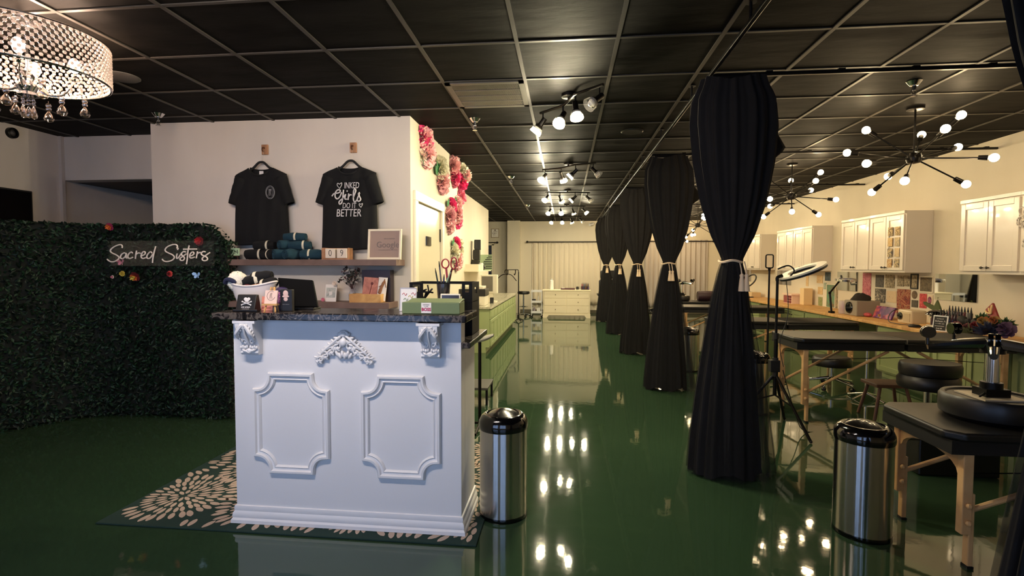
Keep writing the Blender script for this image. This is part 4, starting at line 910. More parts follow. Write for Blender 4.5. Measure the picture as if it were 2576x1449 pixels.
# sputnik chandeliers
def sputnik():
    t=thing('bulb_chandelier',(0,0,0),'','chandelier','black many-armed bulb chandeliers',world=False)
    build('canopy',MB().lathe([(.065,0),(.065,-.018),(.055,-.022)],24),lampm,t)
    build('stem',MB().cyl((0,0,-.02),(0,0,-.39),.008),lampm,t)
    build('hub',MB().lathe([(.012,-.37),(.048,-.385),(.056,-.41),(.056,-.44),(.045,-.465),(.01,-.472)],24),lampm,t)
    arms=[]
    for k in range(6): arms.append((R(60*k+8),(-8 if k%2 else 14),.42))
    for k in range(6): arms.append((R(60*k+38),(-32 if k%2 else 36),.36))
    for a,el,L in arms:
        e=R(el); d=Vector((math.cos(a)*math.cos(e),math.sin(a)*math.cos(e),math.sin(e))); c=Vector((0,0,-.425)); q=c+d*L
        if q.z>-.12: 
            L*=.75; q=c+d*L
        s=build('arm',MB().cyl(c+d*.05,q,.0065,n=8),lampm,t)
        build('socket',MB().cyl(q-d*.01,q+d*.05,.019,.021,n=12),lampm,s)
        build('bulb',MB().sphere(q+d*.084,.032,14),sput_bulb,s)
    return t
s0=sputnik()
for i,(y,rz) in enumerate(((4.70,12),(7.08,31),(9.46,0),(11.84,20),(14.2,45))):
    l='black many-armed bulb chandelier, '+ordinal(i)+' above the massage tables'
    if i==0: s0.location=(2.94,y,CE); s0.rotation_euler=(0,0,R(rz)); s0['label']=l
    else: dup(s0,(2.95,y,CE),R(rz),l)
# ---------------------------------------------------------------- curtain rails and curtains
RZ=2.635; railm=mat('rail_black',(30,28,27),.3,metal=.5)
t=thing('curtain_rail',(.93,7,RZ),'long black curtain rail running the whole corridor under the ceiling','rail')
build('track',MB().box(.918,.942,-1.4,14.6,RZ-.012,RZ+.012),railm,t,smooth=0,bevel=.004)
for k in range(13): y=-.9+1.22*k; build('hanger_rod',MB().cyl((.93,y,RZ),(.93,y,CE),.008).lathe([(.03,CE),(.03,CE-.006)],12,(.93,y,0)),railm,t)
CY=[1.13,3.50,5.88,8.25,10.63,13.0]; CX=[1.10,1.085,1.15,1.13,1.09,1.02]
names=['in the lower right corner of the photo','nearest one seen whole','second one seen whole','third in the row','fourth in the row','last one in the row']
for i,y in enumerate(CY):
    t=thing('cross_rail',(2.7,y,RZ),'black cross rail behind the curtain, '+names[i],'rail','black cross rails')
    build('track',MB().box(.945,4.49,y-.012,y+.012,RZ-.012,RZ+.012),railm,t,smooth=0,bevel=.004)
    for k in range(8): x=1.3+.44*k; build('clip',MB().box(x-.02,x+.02,y-.016,y+.016,RZ+.0,RZ+.018),railm,t,smooth=0)
tul=bpy.data.materials.new('black_tulle'); tul.use_nodes=True; nt=tul.node_tree; bs=nt.nodes['Principled BSDF']; bs.inputs['Base Color'].default_value=lin((16,15,15)); bs.inputs['Roughness'].default_value=.9; bs.inputs['Alpha'].default_value=.42
curm=mat('black_curtain',(30,28,27),.9,spec=.2,noise=.2,nscale=14)
cord=mat('cream_cord',(226,200,164),.7)
def curtain(i,cx,cy,label):
    t=thing('tied_curtain',(cx,cy,.02),label,'curtain','black tied-back curtains'); rnd=random.Random(40+i); ph=[rnd.uniform(0,6.28) for _ in range(8)]
    zt,ztie=2.60,1.425
    def prof(z):
        # half widths in x and y
        if z>ztie:
            f=(z-ztie)/(zt-ztie); 
            a=[(0,.062),(.05,.085),(.15,.135),(.35,.195),(.55,.235),(.75,.255),(.88,.245),(.95,.205),(1,.19)]
            yb=.45+.1*f
        else:
            f=(ztie-z)/ztie; a=[(0,.062),(.05,.082),(.15,.105),(.35,.142),(.6,.182),(.85,.212),(1,.222)]; yb=.62
        for (p,v),(q,w) in zip(a,a[1:]):
            if p<=f<=q: 
                k=(f-p)/(q-p); return v+(w-v)*k, yb
        return a[-1][1],yb
    n=150; m=70
    def fn(u,v,sc=1.,am=1.,z0=.02):
        z=z0+(zt-z0)*v; w,yb=prof(z); a=2*PI*u
        tight=min(1,abs(z-ztie)/.35); 
        pl=.075*math.sin(15*a+ph[0]+1.2*math.sin(2*a+ph[1]))+.045*math.sin(27*a+ph[2]+.8*z)+.03*math.sin(6*a+ph[3]+1.5*z)
        k=1+pl*am*(.25+.75*tight)
        sag=.018*math.sin(3*a+ph[4])*min(1,max(0,(z-2.2)/.3))
        x=cx+w*sc*k*math.cos(a)+.012*math.sin(2.2*z+ph[5]); y=cy+w*sc*yb*k*math.sin(a)
        zz=z+sag+ (.02*math.sin(5*a+ph[6]) if v<.01 else 0)
        return (x,y,zz)
    b=MB(); b.sheet(n,m,fn,closeu=True); build('curtain_panel',b,curm,t,smooth=80)
    b=MB()
    def tl(u,v):
        z=-.0+.012+(ztie-.03)*v; w,yb=prof(z); a=2*PI*u; tight=min(1,abs(z-ztie)/.3)
        k=1+(.10*math.sin(9*a+ph[7])+.05*math.sin(21*a+ph[2]))*tight; s=1.03+.17*(1-v)*(1+.3*math.cos(a+.4))
        return (cx+w*s*k*math.cos(a)+.02*(1-v),cy+w*s*yb*k*math.sin(a),z)
    b.sheet(90,24,tl,closeu=True); build('tulle_layer',b,tul,t,smooth=80)
    b=MB(); build('header_hooks',MB().box(cx-.17,cx+.17,cy-.02,cy+.02,2.603,2.622),railm,t,smooth=0)
    # loose flap at the upper right
    b=MB(); zf=2.30
    def fl(u,v):
        x=cx+.17+.20*u*(v/.62 if v<.62 else (1-v)/.38); z=2.46-.46*v; return (x,cy+.03+.05*u+.012*math.sin(9*v+ph[1]),z)
    b.sheet(8,16,fl); build('side_flap',b,curm,t,smooth=80,solid=.004)
    # tie cord and tassels
    b=MB(); pts=[]
    for k in range(28):
        a=2*PI*k/28; pts.append((cx+.071*math.cos(a),cy+.052*math.sin(a),ztie+.006*math.sin(3*a)))
    b.tube(pts,.0085,7,closed=True); tb=build('tie_cord',b,cord,t)
    sx=.055 if i==1 else .005
    for k,dx in enumerate((0,.030)):
        bx=cx+sx+dx; by=cy-.062 if i!=1 else cy-.045
        q=MB(); q.tube(spline([(bx-.01,by+.006,ztie),(bx-.004,by-.006,ztie-.04),(bx,by-.012,ztie-.085)],4),.004,6)
        q.lathe([(.007,ztie-.08),(.014,ztie-.09),(.011,ztie-.105),(.014,ztie-.12),(.022,ztie-.195),(.004,ztie-.196)],14,(bx,by-.014,0)); build('tassel',q,cord,tb,smooth=60)
for i in range(6): curtain(i,CX[i],CY[i],'black curtain tied with cream cord, '+names[i])
# ---------------------------------------------------------------- paper flowers on the corridor wall
def pom(x,y,z,r,cols,nrm,seed):
    rn=random.Random(seed); nv=Vector(nrm).normalized(); b=MB(); c=Vector((x,y,z)); n=62
    for k in range(n):
        zc=1-k/n*1.12; rad=math.sqrt(max(0,1-zc*zc)); a=k*2.39996+rn.uniform(-.2,.2)
        u=nv.orthogonal().normalized(); v=nv.cross(u); d=(nv*zc+u*rad*math.cos(a)+v*rad*math.sin(a)).normalized()
        e=c+(d-nv*d.dot(nv)*.45)*r*rn.uniform(.82,1.05); s=d.orthogonal().normalized(); s=Matrix.Rotation(rn.uniform(0,6.28),3,d)@s; w=r*rn.uniform(.30,.44); t=d.cross(s)
        o=c+d*r*.2; m=e-d*r*.25
        m_i=0 if len(cols)==1 else (1 if (zc<.45 or rn.random()<.12) else 0)
        b.add([o,m-s*w,e-s*w*.8+t*w*.35,e+d*r*.05-t*w*.25,e+s*w*.8+t*w*.3,m+s*w],[(0,1,2,3),(0,3,4,5)],m_i)
    return b
def pflower(x,z,y,r,cols,label,group,nrm,seed):
    return tag(build('paper_flower',pom(x,y,z,r,cols,nrm,seed),cols,smooth=0),label,'paper flower',group)
fcols={'p':mat('paper_pink',(250,198,194),.8),'d':mat('paper_dusty',(236,174,176),.8),'m':mat('paper_magenta',(236,70,132),.8),'w':mat('paper_cream',(240,234,206),.8),'r':mat('paper_rose',(246,142,166),.8)}
gl=mat('paper_green',(52,128,70),.8)
PF=[(4.93,2.655,.15,'pm','pink and magenta paper flower highest at the front edge of the corridor wall'),(4.98,2.505,.17,'p','large pale pink paper flower below the highest magenta one'),(4.90,2.46,.08,'w','small cream paper flower at the lower left of the large pale pink one'),
 (5.56,2.46,.15,'w','cream paper flower above the door, over a dusty pink one'),(5.62,2.335,.16,'pd','dusty pink paper flower just above the door corner'),
 (6.22,2.63,.15,'pd','pink paper flower right under the ceiling beside the wall corner'),(6.27,2.50,.14,'mr','rose and magenta paper flower below the pink one at the ceiling'),
 (6.10,2.11,.12,'m','magenta paper flower beside the green leaf, right of the door'),(6.00,1.98,.15,'dp','dusty pink paper flower right of the door frame'),(6.03,1.865,.10,'p','small coral pink paper flower lowest of the cluster right of the door'),
 (6.46,2.17,.12,'p','pink paper flower at the top of the corner cluster'),(6.42,2.065,.14,'dp','dusty rose paper flower in the middle of the corner cluster'),(6.5,1.98,.11,'rm','rose paper flower lowest of the corner cluster'),
 (6.36,1.66,.11,'m','magenta paper flower on top of the low cluster behind the scissors'),(6.25,1.56,.13,'w','cream paper flower in the low cluster behind the scissors'),(6.43,1.455,.13,'p','coral pink paper flower lowest on the corridor wall'),(6.50,1.62,.13,'w','cream paper flower at the wall corner in the low cluster')]
for k,(y,z,r,c,l) in enumerate(PF):
    cols=[fcols[q] for q in c]; pflower(-1.392,z,y,r,cols,l,'tissue paper flowers on the corridor wall',(1,-.1,0),60+k)
# two flowers on the far side of the corner
for k,(x,y,z,r,c,l) in enumerate(((-1.32,6.66,2.64,.13,'w','cream paper flower wrapped round the top wall corner'),(-1.30,6.67,2.50,.12,'m','magenta paper flower under the cream one at the top wall corner'),(-1.24,6.68,2.58,.10,'pw','pale pink and cream paper flower sticking out past the wall corner'),(-1.31,6.68,2.30,.10,'r','rose paper flower half hidden behind the wall corner'))):
    pflower(x-.06,z,y-.06,r,[fcols[q] for q in c],l,'tissue paper flowers on the corridor wall',(1,-.3,0),90+k)
def pleaf(y,z,s,l):
    b=MB()
    for k in range(3):
        a=R(70+40*k); d=Vector((0.12,math.cos(a),math.sin(a)))*s; q=Vector((.02,-math.sin(a),math.cos(a)))*s*.28; o=Vector((-1.385,y,z))
        b.add([o,o+d*.5+q,o+d,o+d*.5-q],[(0,1,2,3)])
    tag(build('paper_leaf',b,gl,smooth=0,solid=.002),l,'paper leaf','green paper leaves on the corridor wall')
pleaf(4.93,2.37,.09,'green paper leaf under the large pale pink paper flower'); pleaf(5.42,2.37,.16,'green paper leaf left of the cream and dusty pink pair above the door'); pleaf(5.93,2.09,.11,'green paper leaf right of the door frame'); pleaf(6.34,2.17,.10,'green paper leaf in the corner cluster'); pleaf(6.2,1.64,.11,'green paper leaf in the low cluster behind the scissors')
# ---------------------------------------------------------------- corridor left: low green cabinets with stone top
stone=ramp_mat('pale_stone',[(.35,(150,146,120)),(.6,(206,200,176)),(.8,(120,116,96))],scale=30,rough=.15,detail=8)
CF=-1.20; CT=.745
nun=['nearest','second','third','fourth','farthest']
cabs_y=[8.0,8.83,9.66,10.49,11.32,12.15]
for i in range(5):
    a,b_=cabs_y[i],cabs_y[i+1]
    t=thing('low_cabinet',(-1.53,(a+b_)/2,0),'sage green low cabinet under the stone top on the corridor left, '+nun[i],'cabinet','sage green low cabinets on the corridor left')
    q=MB(); q.box(-1.855,CF,a+.002,b_-.002,.09,CT-.04); q.box(-1.855,CF-.06,a+.002,b_-.002,0,.09); build('cabinet_body',q,green_cab,t,smooth=0)
    m=(a+b_)/2
    for (y0,y1) in ((a+.015,m-.006),(m+.006,b_-.015)):
        q=MB(); q.box(CF,CF+.018,y0,y1,.54,.69); q.box(CF+.018,CF+.022,y0+.04,y1-.04,.565,.665); build('drawer',q,green_cab,t,smooth=0,bevel=.003)
        q=MB(); q.box(CF,CF+.018,y0,y1,.11,.525); d=build('door',q,green_cab,t,smooth=0,bevel=.003)
        q=MB()
        for z0,z1,u0,u1 in ((.11,.16,y0,y1),(.475,.525,y0,y1),(.16,.475,y0,y0+.05),(.16,.475,y1-.05,y1)): q.box(CF+.018,CF+.026,u0,u1,z0,z1)
        build('door_frame',q,green_cab,d,smooth=0,bevel=.002)
tag(build('stone_worktop',MB().box(-1.856,CF+.035,7.97,12.18,CT-.038,CT),stone,bevel=.004,smooth=0),'pale speckled stone worktop over the low green cabinets','worktop')
# printers and boxes on it
prw=mat('printer_white',(222,214,192),.4); prb=mat('printer_black',(26,25,25),.35)
t=thing('printer',(-1.45,8.35,CT),'black and white laser printer at the near end of the stone worktop','printer')
build('printer_base',MB().box(-1.72,-1.30,8.15,8.55,CT+.0,CT+.155),prw,t,smooth=0,bevel=.008); build('printer_top',MB().box(-1.73,-1.29,8.14,8.56,CT+.155,CT+.27),prb,t,smooth=0,bevel=.01)
build('scanner_lid',MB().box(-1.70,-1.33,8.17,8.50,CT+.27,CT+.315),prw,t,smooth=0,bevel=.008); build('paper_tray',MB().box(-1.62,-1.36,8.10,8.16,CT+.03,CT+.06),prw,t,smooth=0)
t=thing('desk_screen',(-1.40,9.1,CT),'pale boxy screen on a stand behind the printer','screen')
build('screen_shell',MB().box(-1.52,-1.22,9.08,9.22,CT+.15,CT+.49),prw,t,smooth=0,bevel=.01); build('screen_face',MB().box(-1.50,-1.30,9.072,9.081,CT+.19,CT+.46),mat('screen_grey',(110,106,96),.2),t,smooth=0); build('screen_stand',MB().box(-1.42,-1.30,9.1,9.2,CT,CT+.15).box(-1.46,-1.24,9.06,9.26,CT,CT+.012),prw,t,smooth=0)
tag(build('card_reader',MB().box(-1.30,-1.24,8.72,8.80,CT,CT+.10),prb,bevel=.004,smooth=0),'small black and white device beside the printer','device')
tag(build('paper_stack',MB().box(-1.6,-1.35,8.62,8.70,CT,CT+.05).box(-1.59,-1.36,8.615,8.69,CT+.05,CT+.065),paper,smooth=0),'white paper stack behind the printer','paper')
# wall shelf with trays
SH=1.305
tag(build('wall_shelf',MB().box(-1.859,-1.58,9.25,10.75,SH-.02,SH),cream,bevel=.003,smooth=0),'narrow cream wall shelf above the stone worktop','shelf')
for i,y in enumerate((9.32,9.62)):
    tag(build('paper_tray',MB().box(-1.85,-1.60,y,y+.26,SH,SH+.012).box(-1.85,-1.60,y,y+.008,SH+.012,SH+.12).box(-1.608,-1.60,y+.008,y+.26,SH+.012,SH+.12).box(-1.85,-1.608,y+.252,y+.26,SH+.012,SH+.12),cream,smooth=0),('near' if i==0 else 'far')+' cream letter tray on the cream wall shelf','tray','cream letter trays')
t=thing('file_stack',(-1.75,10.0,SH),'tall leaning black stack of cases on the cream wall shelf','case')
for k in range(3):
    q=MB(); q.T=Matrix.Translation((-1.76+.012*k,9.98+.03*k,SH+.01+.20*k))@ROTZ(6*k-4)@ROTX(-3); q.box(-.07,.055,-.08,.08,0,.195); q.box(-.075,-.02,-.085,-.08,.02,.17); build('black_case',q,mat('case_black',(20,19,18),.35),t,smooth=0,bevel=.006)
t=thing('letter_board',(-1.62,10.3,SH),'green board with black stripes on the cream wall shelf','board')
q=MB(); q.box(-1.80,-1.50,10.36,10.375,SH,SH+.32); build('board_panel',q,mat('board_green',(170,190,150),.6),t,smooth=0)
q=MB()
for k in range(8): q.box(-1.70+.03*max(0,k-3),-1.50,10.352,10.36,SH+.03+.036*k,SH+.047+.036*k)
build('stripes',q,black,t,smooth=0)
tag(build('white_roll',MB().lathe([(.045,SH+.0),(.05,SH+.01),(.05,SH+.14),(.045,SH+.15)],18,(-1.68,10.05,0)),paper),'white paper roll standing on the cream wall shelf','roll')
tag(build('tape_dispenser',MB().lathe([(.02,-.03),(.055,-.03),(.055,.03),(.02,.03)],18,(-1.63,9.95,SH+.057),rot=ROTX(90).to_3x3()).box(-1.66,-1.60,9.93,9.97,SH,SH+.01),prb),'black tape dispenser beside the white paper roll','dispenser')
# arm-rest stand and step behind the counter
t=thing('armrest_stand',(-.66,4.25,0),'padded armrest on a black stand behind the right side of the counter','armrest')
q=MB(); 
def pad(u,v):
    a=2*PI*u; s=(v-.5); return (-.70+.22*s*.9+.0*v,4.25+.05*math.cos(a)*(1-.5*abs(2*s)**3),.77+.055*s+.03*s*s*4*.3+.022*math.sin(a)*(1-.5*abs(2*s)**3))
q.sheet(20,12,pad,closeu=True); build('arm_pad',q,mat('silver_grey_vinyl',(150,148,138),.3),t); build('stand_pole',MB().cyl((-.72,4.25,.03),(-.72,4.25,.76),.014),black_metal,t)
q=MB()
for k in range(3): a=2*PI*k/3+.5; q.cyl((-.72,4.25,.05),(-.72+.20*math.cos(a),4.25+.20*math.sin(a),.012),.011)
build('tripod_base',q,black_metal,t)
t=thing('step_stool',(-.86,5.15,0),'low black step stool on the floor behind the counter','stool')
build('step_top',MB().box(-1.02,-.76,4.95,5.36,.155,.180),mat('step_grip',(58,56,48),.6),t,smooth=0,bevel=.004)
for sx in (-1.0,-.785):
    for sy in (4.975,5.32): build('leg',MB().box(sx,sx+.022,sy,sy+.022,0,.155),black_metal,t,smooth=0)
# ---------------------------------------------------------------- back of the room
tag(build('certificate',MB().box(-2.24,-2.0,15.285,15.299,2.25,2.52),mat('frame_tan',(150,128,92),.5),bevel=.003,smooth=0),'small framed certificate on the back wall above the rod','frame')
cp=[o for o in COL.objects if o.name=='certificate'][0]
build('certificate_page',MB().box(-2.225,-2.015,15.281,15.2851,2.265,2.505),paper,cp,smooth=0)
q=MB().sphere((-2.12,15.2805,2.475),.02,10,sc=(1,.05,1)); scribble(q,-2.11,15.2805,2.435,.11,.02,8); scribble(q,-2.14,15.2805,2.385,.12,.035,9); scribble(q,-2.15,15.2805,2.335,.07,.02,10); build('certificate_print',q,mat('sepia_ink',(80,64,44),.7),cp,smooth=0)
rodm=mat('rod_black',(30,24,20),.4,metal=.5)
def rod(x0,x1,z,label,fl=True,fr=True):
    q=MB(); q.cyl((x0,15.20,z),(x1,15.20,z),.014)
    if fl: q.lathe([(.012,0),(.034,.02),(.034,.05),(.01,.075)],12,(x0,15.2,z),rot=ROTY(-90).to_3x3())
    if fr: q.lathe([(.012,0),(.034,.02),(.034,.05),(.01,.075)],12,(x1,15.2,z),rot=ROTY(90).to_3x3())
    for x in (x0+.08,x1-.08): q.cyl((x,15.2,z),(x,15.299,z),.008)
    tag(build('curtain_rod',q,rodm),label,'rod','black curtain rods on the back wall')
rod(-2.7,-2.08,2.10,'short black curtain rod over the back left door',False,True)
rod(-1.10,1.13,2.115,'long black curtain rod over the white curtain behind the dresser')
rod(2.20,4.2,2.12,'black curtain rod over the pale curtains behind the bulb chandeliers')
sheer=mat('sheer_white',(226,214,190),.8,alpha=.96)
def drape(x0,x1,zt,zb,label,grp,sd,m=sheer,rings=False):
    ph=random.Random(sd).uniform(0,6)
    def fn(u,v): x=x0+(x1-x0)*u; return (x,15.25+.028*math.sin((x-x0)*44+ph)*(.5+.5*v)+.008*math.sin(x*90+ph),zt+(zb-zt)*v)
    q=MB(); q.sheet(110,14,fn); tag(build('window_curtain',q,m,smooth=80,solid=.003),label,'curtain',grp)
g='pale back window curtains'
drape(-.985,-.43,2.10,.25,'white sheer curtain panel on the left behind the dresser',g,1); drape(-.42,1.02,2.10,.25,'wide white sheer curtain panel on the right behind the dresser',g,2)
grey=mat('grey_sheer',(190,180,170),.8)
drape(2.3,3.2,2.16,.2,'pale grommet curtain on the left behind the bulb chandeliers',g,3,grey); drape(3.22,4.1,2.16,.2,'pale grommet curtain on the right behind the bulb chandeliers',g,4,grey)
t=thing('security_camera',(.76,15.25,2.62),'small white security camera high on the back wall','camera')
build('camera_body',MB().cyl((.80,15.20,2.645),(.70,15.08,2.60),.035),white,t); build('bracket',MB().cyl((.80,15.299,2.66),(.79,15.21,2.645),.015),white,t)
# dresser
dw=mat('dresser_cream',(232,218,184),.45)
t=thing('dresser',(.03,13.95,0),'cream six-drawer dresser in front of the white curtain at the corridor end','dresser')
X0,X1,YF,YB=-.59,.665,13.72,14.16
q=MB(); q.box(X0,X1,YF,YB,.095,.725); build('dresser_body',q,dw,t,smooth=0)
build('dresser_top',MB().box(X0-.02,X1+.02,YF-.025,YB,.725,.755),dw,t,smooth=0,bevel=.004)
q=MB(); q.prism([(X0-.01,0),(X0+.09,0),(X0+.15,.07),(X1-.15,.07),(X1-.09,0),(X1+.01,0),(X1+.01,.11),(X0-.01,.11)],'y',YF-.012,YF+.01); q.box(X0,X0+.05,YB-.05,YB,0,.095); q.box(X1-.05,X1,YB-.05,YB,0,.095); build('plinth',q,dw,t,smooth=0)
for j in range(3):
    for i in range(2):
        x0=X0+.03+i*.605; z0=.135+j*.198
        d=build('drawer',MB().box(x0,x0+.585,YF-.012,YF,z0,z0+.185),dw,t,smooth=0,bevel=.004)
        build('knob',MB().lathe([(.006,0),(.006,.012),(.014,.018),(.012,.028)],12,(x0+.30,YF-.012,z0+.095),rot=ROTX(90).to_3x3()),mat('brass_dull',(128,110,78),.4,metal=.7),d)
DT=.7555
tag(build('towel_roll',MB().lathe([(.055,DT),(.055,DT+.02),(.05,DT+.25),(.012,DT+.26),(.012,DT+.30)],18,(-.37,13.95,0)),paper),'tall white paper towel roll on the dresser','paper roll')
t=thing('tray',(.1,13.9,DT),'dark red flat tray on the dresser','tray'); build('tray_base',MB().box(-.12,.26,13.82,14.02,DT,DT+.015).box(-.12,.26,13.82,13.83,DT+.015,DT+.04).box(-.12,.26,14.01,14.02,DT+.015,DT+.04),mat('tray_maroon',(70,28,26),.4),t,smooth=0); build('folded_towel',MB().box(-.10,-.02,13.84,14.0,DT+.0155,DT+.05),paper,t,smooth=0)
tag(build('jar',MB().lathe([(.035,DT),(.038,DT+.02),(.036,DT+.07),(.03,DT+.085)],16,(.33,13.95,0)),mat('jar_dark',(40,36,36),.2)),'small dark jar beside the bottle rack on the dresser','jar')
tag(build('jar',MB().lathe([(.025,DT),(.026,DT+.09),(.018,DT+.10)],16,(.40,13.95,0)),glass),'small clear jar beside the bottle rack on the dresser','jar')
inkc=[(90,40,40),(40,40,90),(60,60,60),(120,70,40),(30,30,34),(90,60,110),(150,50,60)]
tag(build('bottle_rack',MB().box(.43,.645,13.86,14.06,DT,DT+.018).box(.43,.645,13.96,14.06,DT+.018,DT+.09),mat('rack_dark',(54,40,38),.5),smooth=0),'dark two-step rack on the right of the dresser','rack')
def bottle(x,y,z,m,label,group,h=.085,r=.013,capm=None):
    t=thing('ink_bottle',(x,y,z),label,'bottle',group); build('bottle_body',MB().lathe([(r,z),(r,z+h*.62),(r*.5,z+h*.72),(r*.5,z+h*.76)],10,(x,y,0)),m,t); build('bottle_cap',MB().lathe([(r*.62,z+h*.74),(r*.3,z+h*1.05),(r*.16,z+h*1.2)],8,(x,y,0)),capm or black,t)
for i in range(12):
    row=i//6; k=i%6; bottle(.455+.034*k,13.91 if row==0 else 14.01,DT+.0185 if row==0 else DT+.0905,mat('ink_%d'%(i%7),inkc[i%7],.3),'%s small ink bottle from the left in the %s row of the dresser rack'%(('first','second','third','fourth','fifth','sixth')[k],('front','back')[row]),'ink bottles on the dresser')
# stool with chrome frame, white utility cart, garment rack left of the dresser
t=thing('salon_stool',(-1.14,13.95,0),'black round stool with chrome frame left of the white cart','stool')
build('seat',MB().lathe([(.13,.62),(.165,.635),(.17,.67),(.155,.70),(.05,.705)],24,(-1.14,13.95,0)),vinyl,t); build('post',MB().cyl((-1.14,13.95,.08),(-1.14,13.95,.62),.022),chrome,t)
for k in range(5):
    a=2*PI*k/5; l=build('leg',MB().cyl((-1.14,13.95,.09),(-1.14+.18*math.cos(a),13.95+.18*math.sin(a),.055),.014),chrome,t); build('caster',MB().sphere((-1.14+.18*math.cos(a),13.95+.18*math.sin(a),.026),.025,8),black,l)
build('foot_ring',MB().tube([(-1.14+.12*math.cos(2*PI*i/20),13.95+.12*math.sin(2*PI*i/20),.28) for i in range(20)],.009,6,closed=True),chrome,t)
t=thing('utility_cart',(-.77,13.92,0),'white three-tier utility cart between the stool and the dresser','cart')
for z in (.115,.40,.69): build('cart_shelf',MB().box(-.92,-.625,13.75,14.10,z,z+.022).box(-.92,-.625,13.75,13.757,z+.022,z+.06),white,t,smooth=0)
for x in (-.915,-.645):
    for y in (13.755,14.08): p=build('post',MB().box(x,x+.016,y,y+.016,.05,.71),white,t,smooth=0); build('caster',MB().sphere((x+.008,y+.008,.026),.025,8),black,p)
for i,(x,z,m,w,h,l) in enumerate(((-.85,.4225,prb,.10,.07,'dark pouch on the middle shelf of the white cart'),(-.73,.4225,paper,.03,.16,'white squeeze bottle on the middle shelf of the white cart'),(-.84,.1375,mat('tub_lilac',(150,140,150),.5),.06,.14,'pale tub on the bottom shelf of the white cart'),(-.72,.1375,paper,.10,.12,'white box on the bottom shelf of the white cart'))):
    nm=('pouch','squeeze_bottle','tub','box')[i]
    tag(build(nm,(MB().box(x-w/2,x+w/2,13.84,13.95,z,z+h) if i in (0,3) else MB().lathe([(w/2,z),(w/2,z+h*.7),(w*.2,z+h)],12,(x,13.9,0))),m,bevel=.003 if i in(0,3) else 0,smooth=35),l,nm.split('_')[-1])
t=thing('garment_rack',(-1.28,13.2,0),'dark thin garment stand with hooks beside the end of the green cabinets','stand')
rk=mat('rack_iron',(34,26,22),.4,metal=.6); rx,ry=-1.17,12.75
build('stand_pole',MB().cyl((rx,ry,.05),(rx,ry,1.24),.013),rk,t); build('hook_arm',MB().tube(spline([(rx,ry,1.20),(rx-.01,ry,1.29),(rx-.06,ry,1.30),(rx-.30,ry,1.295),(rx-.345,ry,1.28),(rx-.35,ry,1.22)],5),.010,7),rk,t)
for dx in (-.08,-.27): build('hook',MB().tube(spline([(rx+dx,ry,1.295),(rx+dx,ry,1.22),(rx+dx-.02,ry,1.17),(rx+dx-.035,ry,1.20)],4),.012,6),rk,t)
for k in range(4): a=PI/2*k+.6; build('foot',MB().cyl((rx,ry,.06),(rx+.14*math.cos(a),ry+.14*math.sin(a),.012),.011),rk,t)
t=thing('clothes_hanger',(-1.42,12.6,1.0),'dark hanger on the garment stand','hanger')
build('hanger_bar',MB().tube(spline([(-1.72,12.72,1.05),(-1.60,12.72,1.16),(-1.47,12.72,1.19),(-1.34,12.72,1.16),(-1.22,12.72,1.02)],6),.011,7).tube([(-1.44,12.72,1.19),(-1.44,12.73,1.24)],.006,6),rk,t)
# black reclining chair by the last curtain
t=thing('reclining_chair',(1.16,14.05,0),'black upholstered reclining chair behind the last curtain','chair')
q=MB(); q.T=Matrix.Translation((1.16,14.15,.62))@ROTX(-8); q.box(-.24,.24,-.06,.06,.0,.40); q.box(-.20,.20,-.07,.07,.44,.66); build('backrest',q,vinyl,t,smooth=0,bevel=.04,seg=3)
q=MB(); q.box(.92,1.42,13.60,14.15,.44,.58); build('seat',q,vinyl,t,smooth=0,bevel=.04,seg=3)
for x in (.89,1.45): build('armrest',MB().box(x-.03,x+.03,13.68,14.12,.60,.66),vinyl,t,smooth=0,bevel=.02)
build('pedestal',MB().lathe([(.20,0),(.20,.02),(.06,.05),(.06,.44)],20,(1.17,13.9,0)),black_metal,t); build('leg_rest',MB().box(.96,1.38,13.46,13.58,.12,.50),vinyl,t,smooth=0,bevel=.03)
# ---------------------------------------------------------------- right wall: wall cabinets, worktop, base cabinets
knobm=mat('knob_dark',(66,64,58),.4,metal=.6); cabw=mat('cabinet_white',(226,216,200),.22,coat=.2,bump=.03,bscale=5)
wcount=0
def wall_cabinet(y0,y1,label):
    t=thing('wall_cabinet',(4.34,(y0+y1)/2,1.32),label,'cabinet','white double-door wall cabinets')
    z0,z1=1.32,2.09; build('cabinet_box',MB().box(4.19,4.499,y0,y1,z0,z1),cabw,t,smooth=0,bevel=.002)
    build('top_rail',MB().box(4.165,4.19,y0,y1,z1-.035,z1+.003),cabw,t,smooth=0,bevel=.003); m=(y0+y1)/2
    for (a,b_,s) in ((y0+.014,m-.004,1),(m+.004,y1-.014,-1)):
        q=MB(); x0,x1=4.168,4.19; zb,zt=z0+.03,z1-.045
        for u0,u1,w0,w1 in ((a,a+.058,zb,zt),(b_-.058,b_,zb,zt),(a+.058,b_-.058,zb,zb+.058),(a+.058,b_-.058,zt-.058,zt)): q.box(x0,x1,u0,u1,w0,w1)
        d=build('door',q,cabw,t,smooth=0,bevel=.003); build('door_panel',MB().box(4.180,4.19,a+.056,b_-.056,zb+.056,zt-.056),cabw,d,smooth=0)
        ky=b_-.03 if s>0 else a+.03
        build('knob',MB().lathe([(.006,0),(.006,.012),(.014,.02),(.011,.03)],12,(4.168,ky,zb+.035),rot=ROTY(-90).to_3x3()),knobm,d)
    return t
st=[('nearest the camera at the right edge',4.45,5.90),('above the pinned artwork',6.79,8.25),('behind the ring light',9.16,10.61),('farthest, right of the tied curtain',11.50,12.96)]
for n,a,b_ in st:
    m=(a+b_)/2
    for (u,v,w) in ((a,m,'right'),(m,b_,'left')):
        wall_cabinet(u,v,('%s white wall cabinet of the pair %s'%(w,n)))
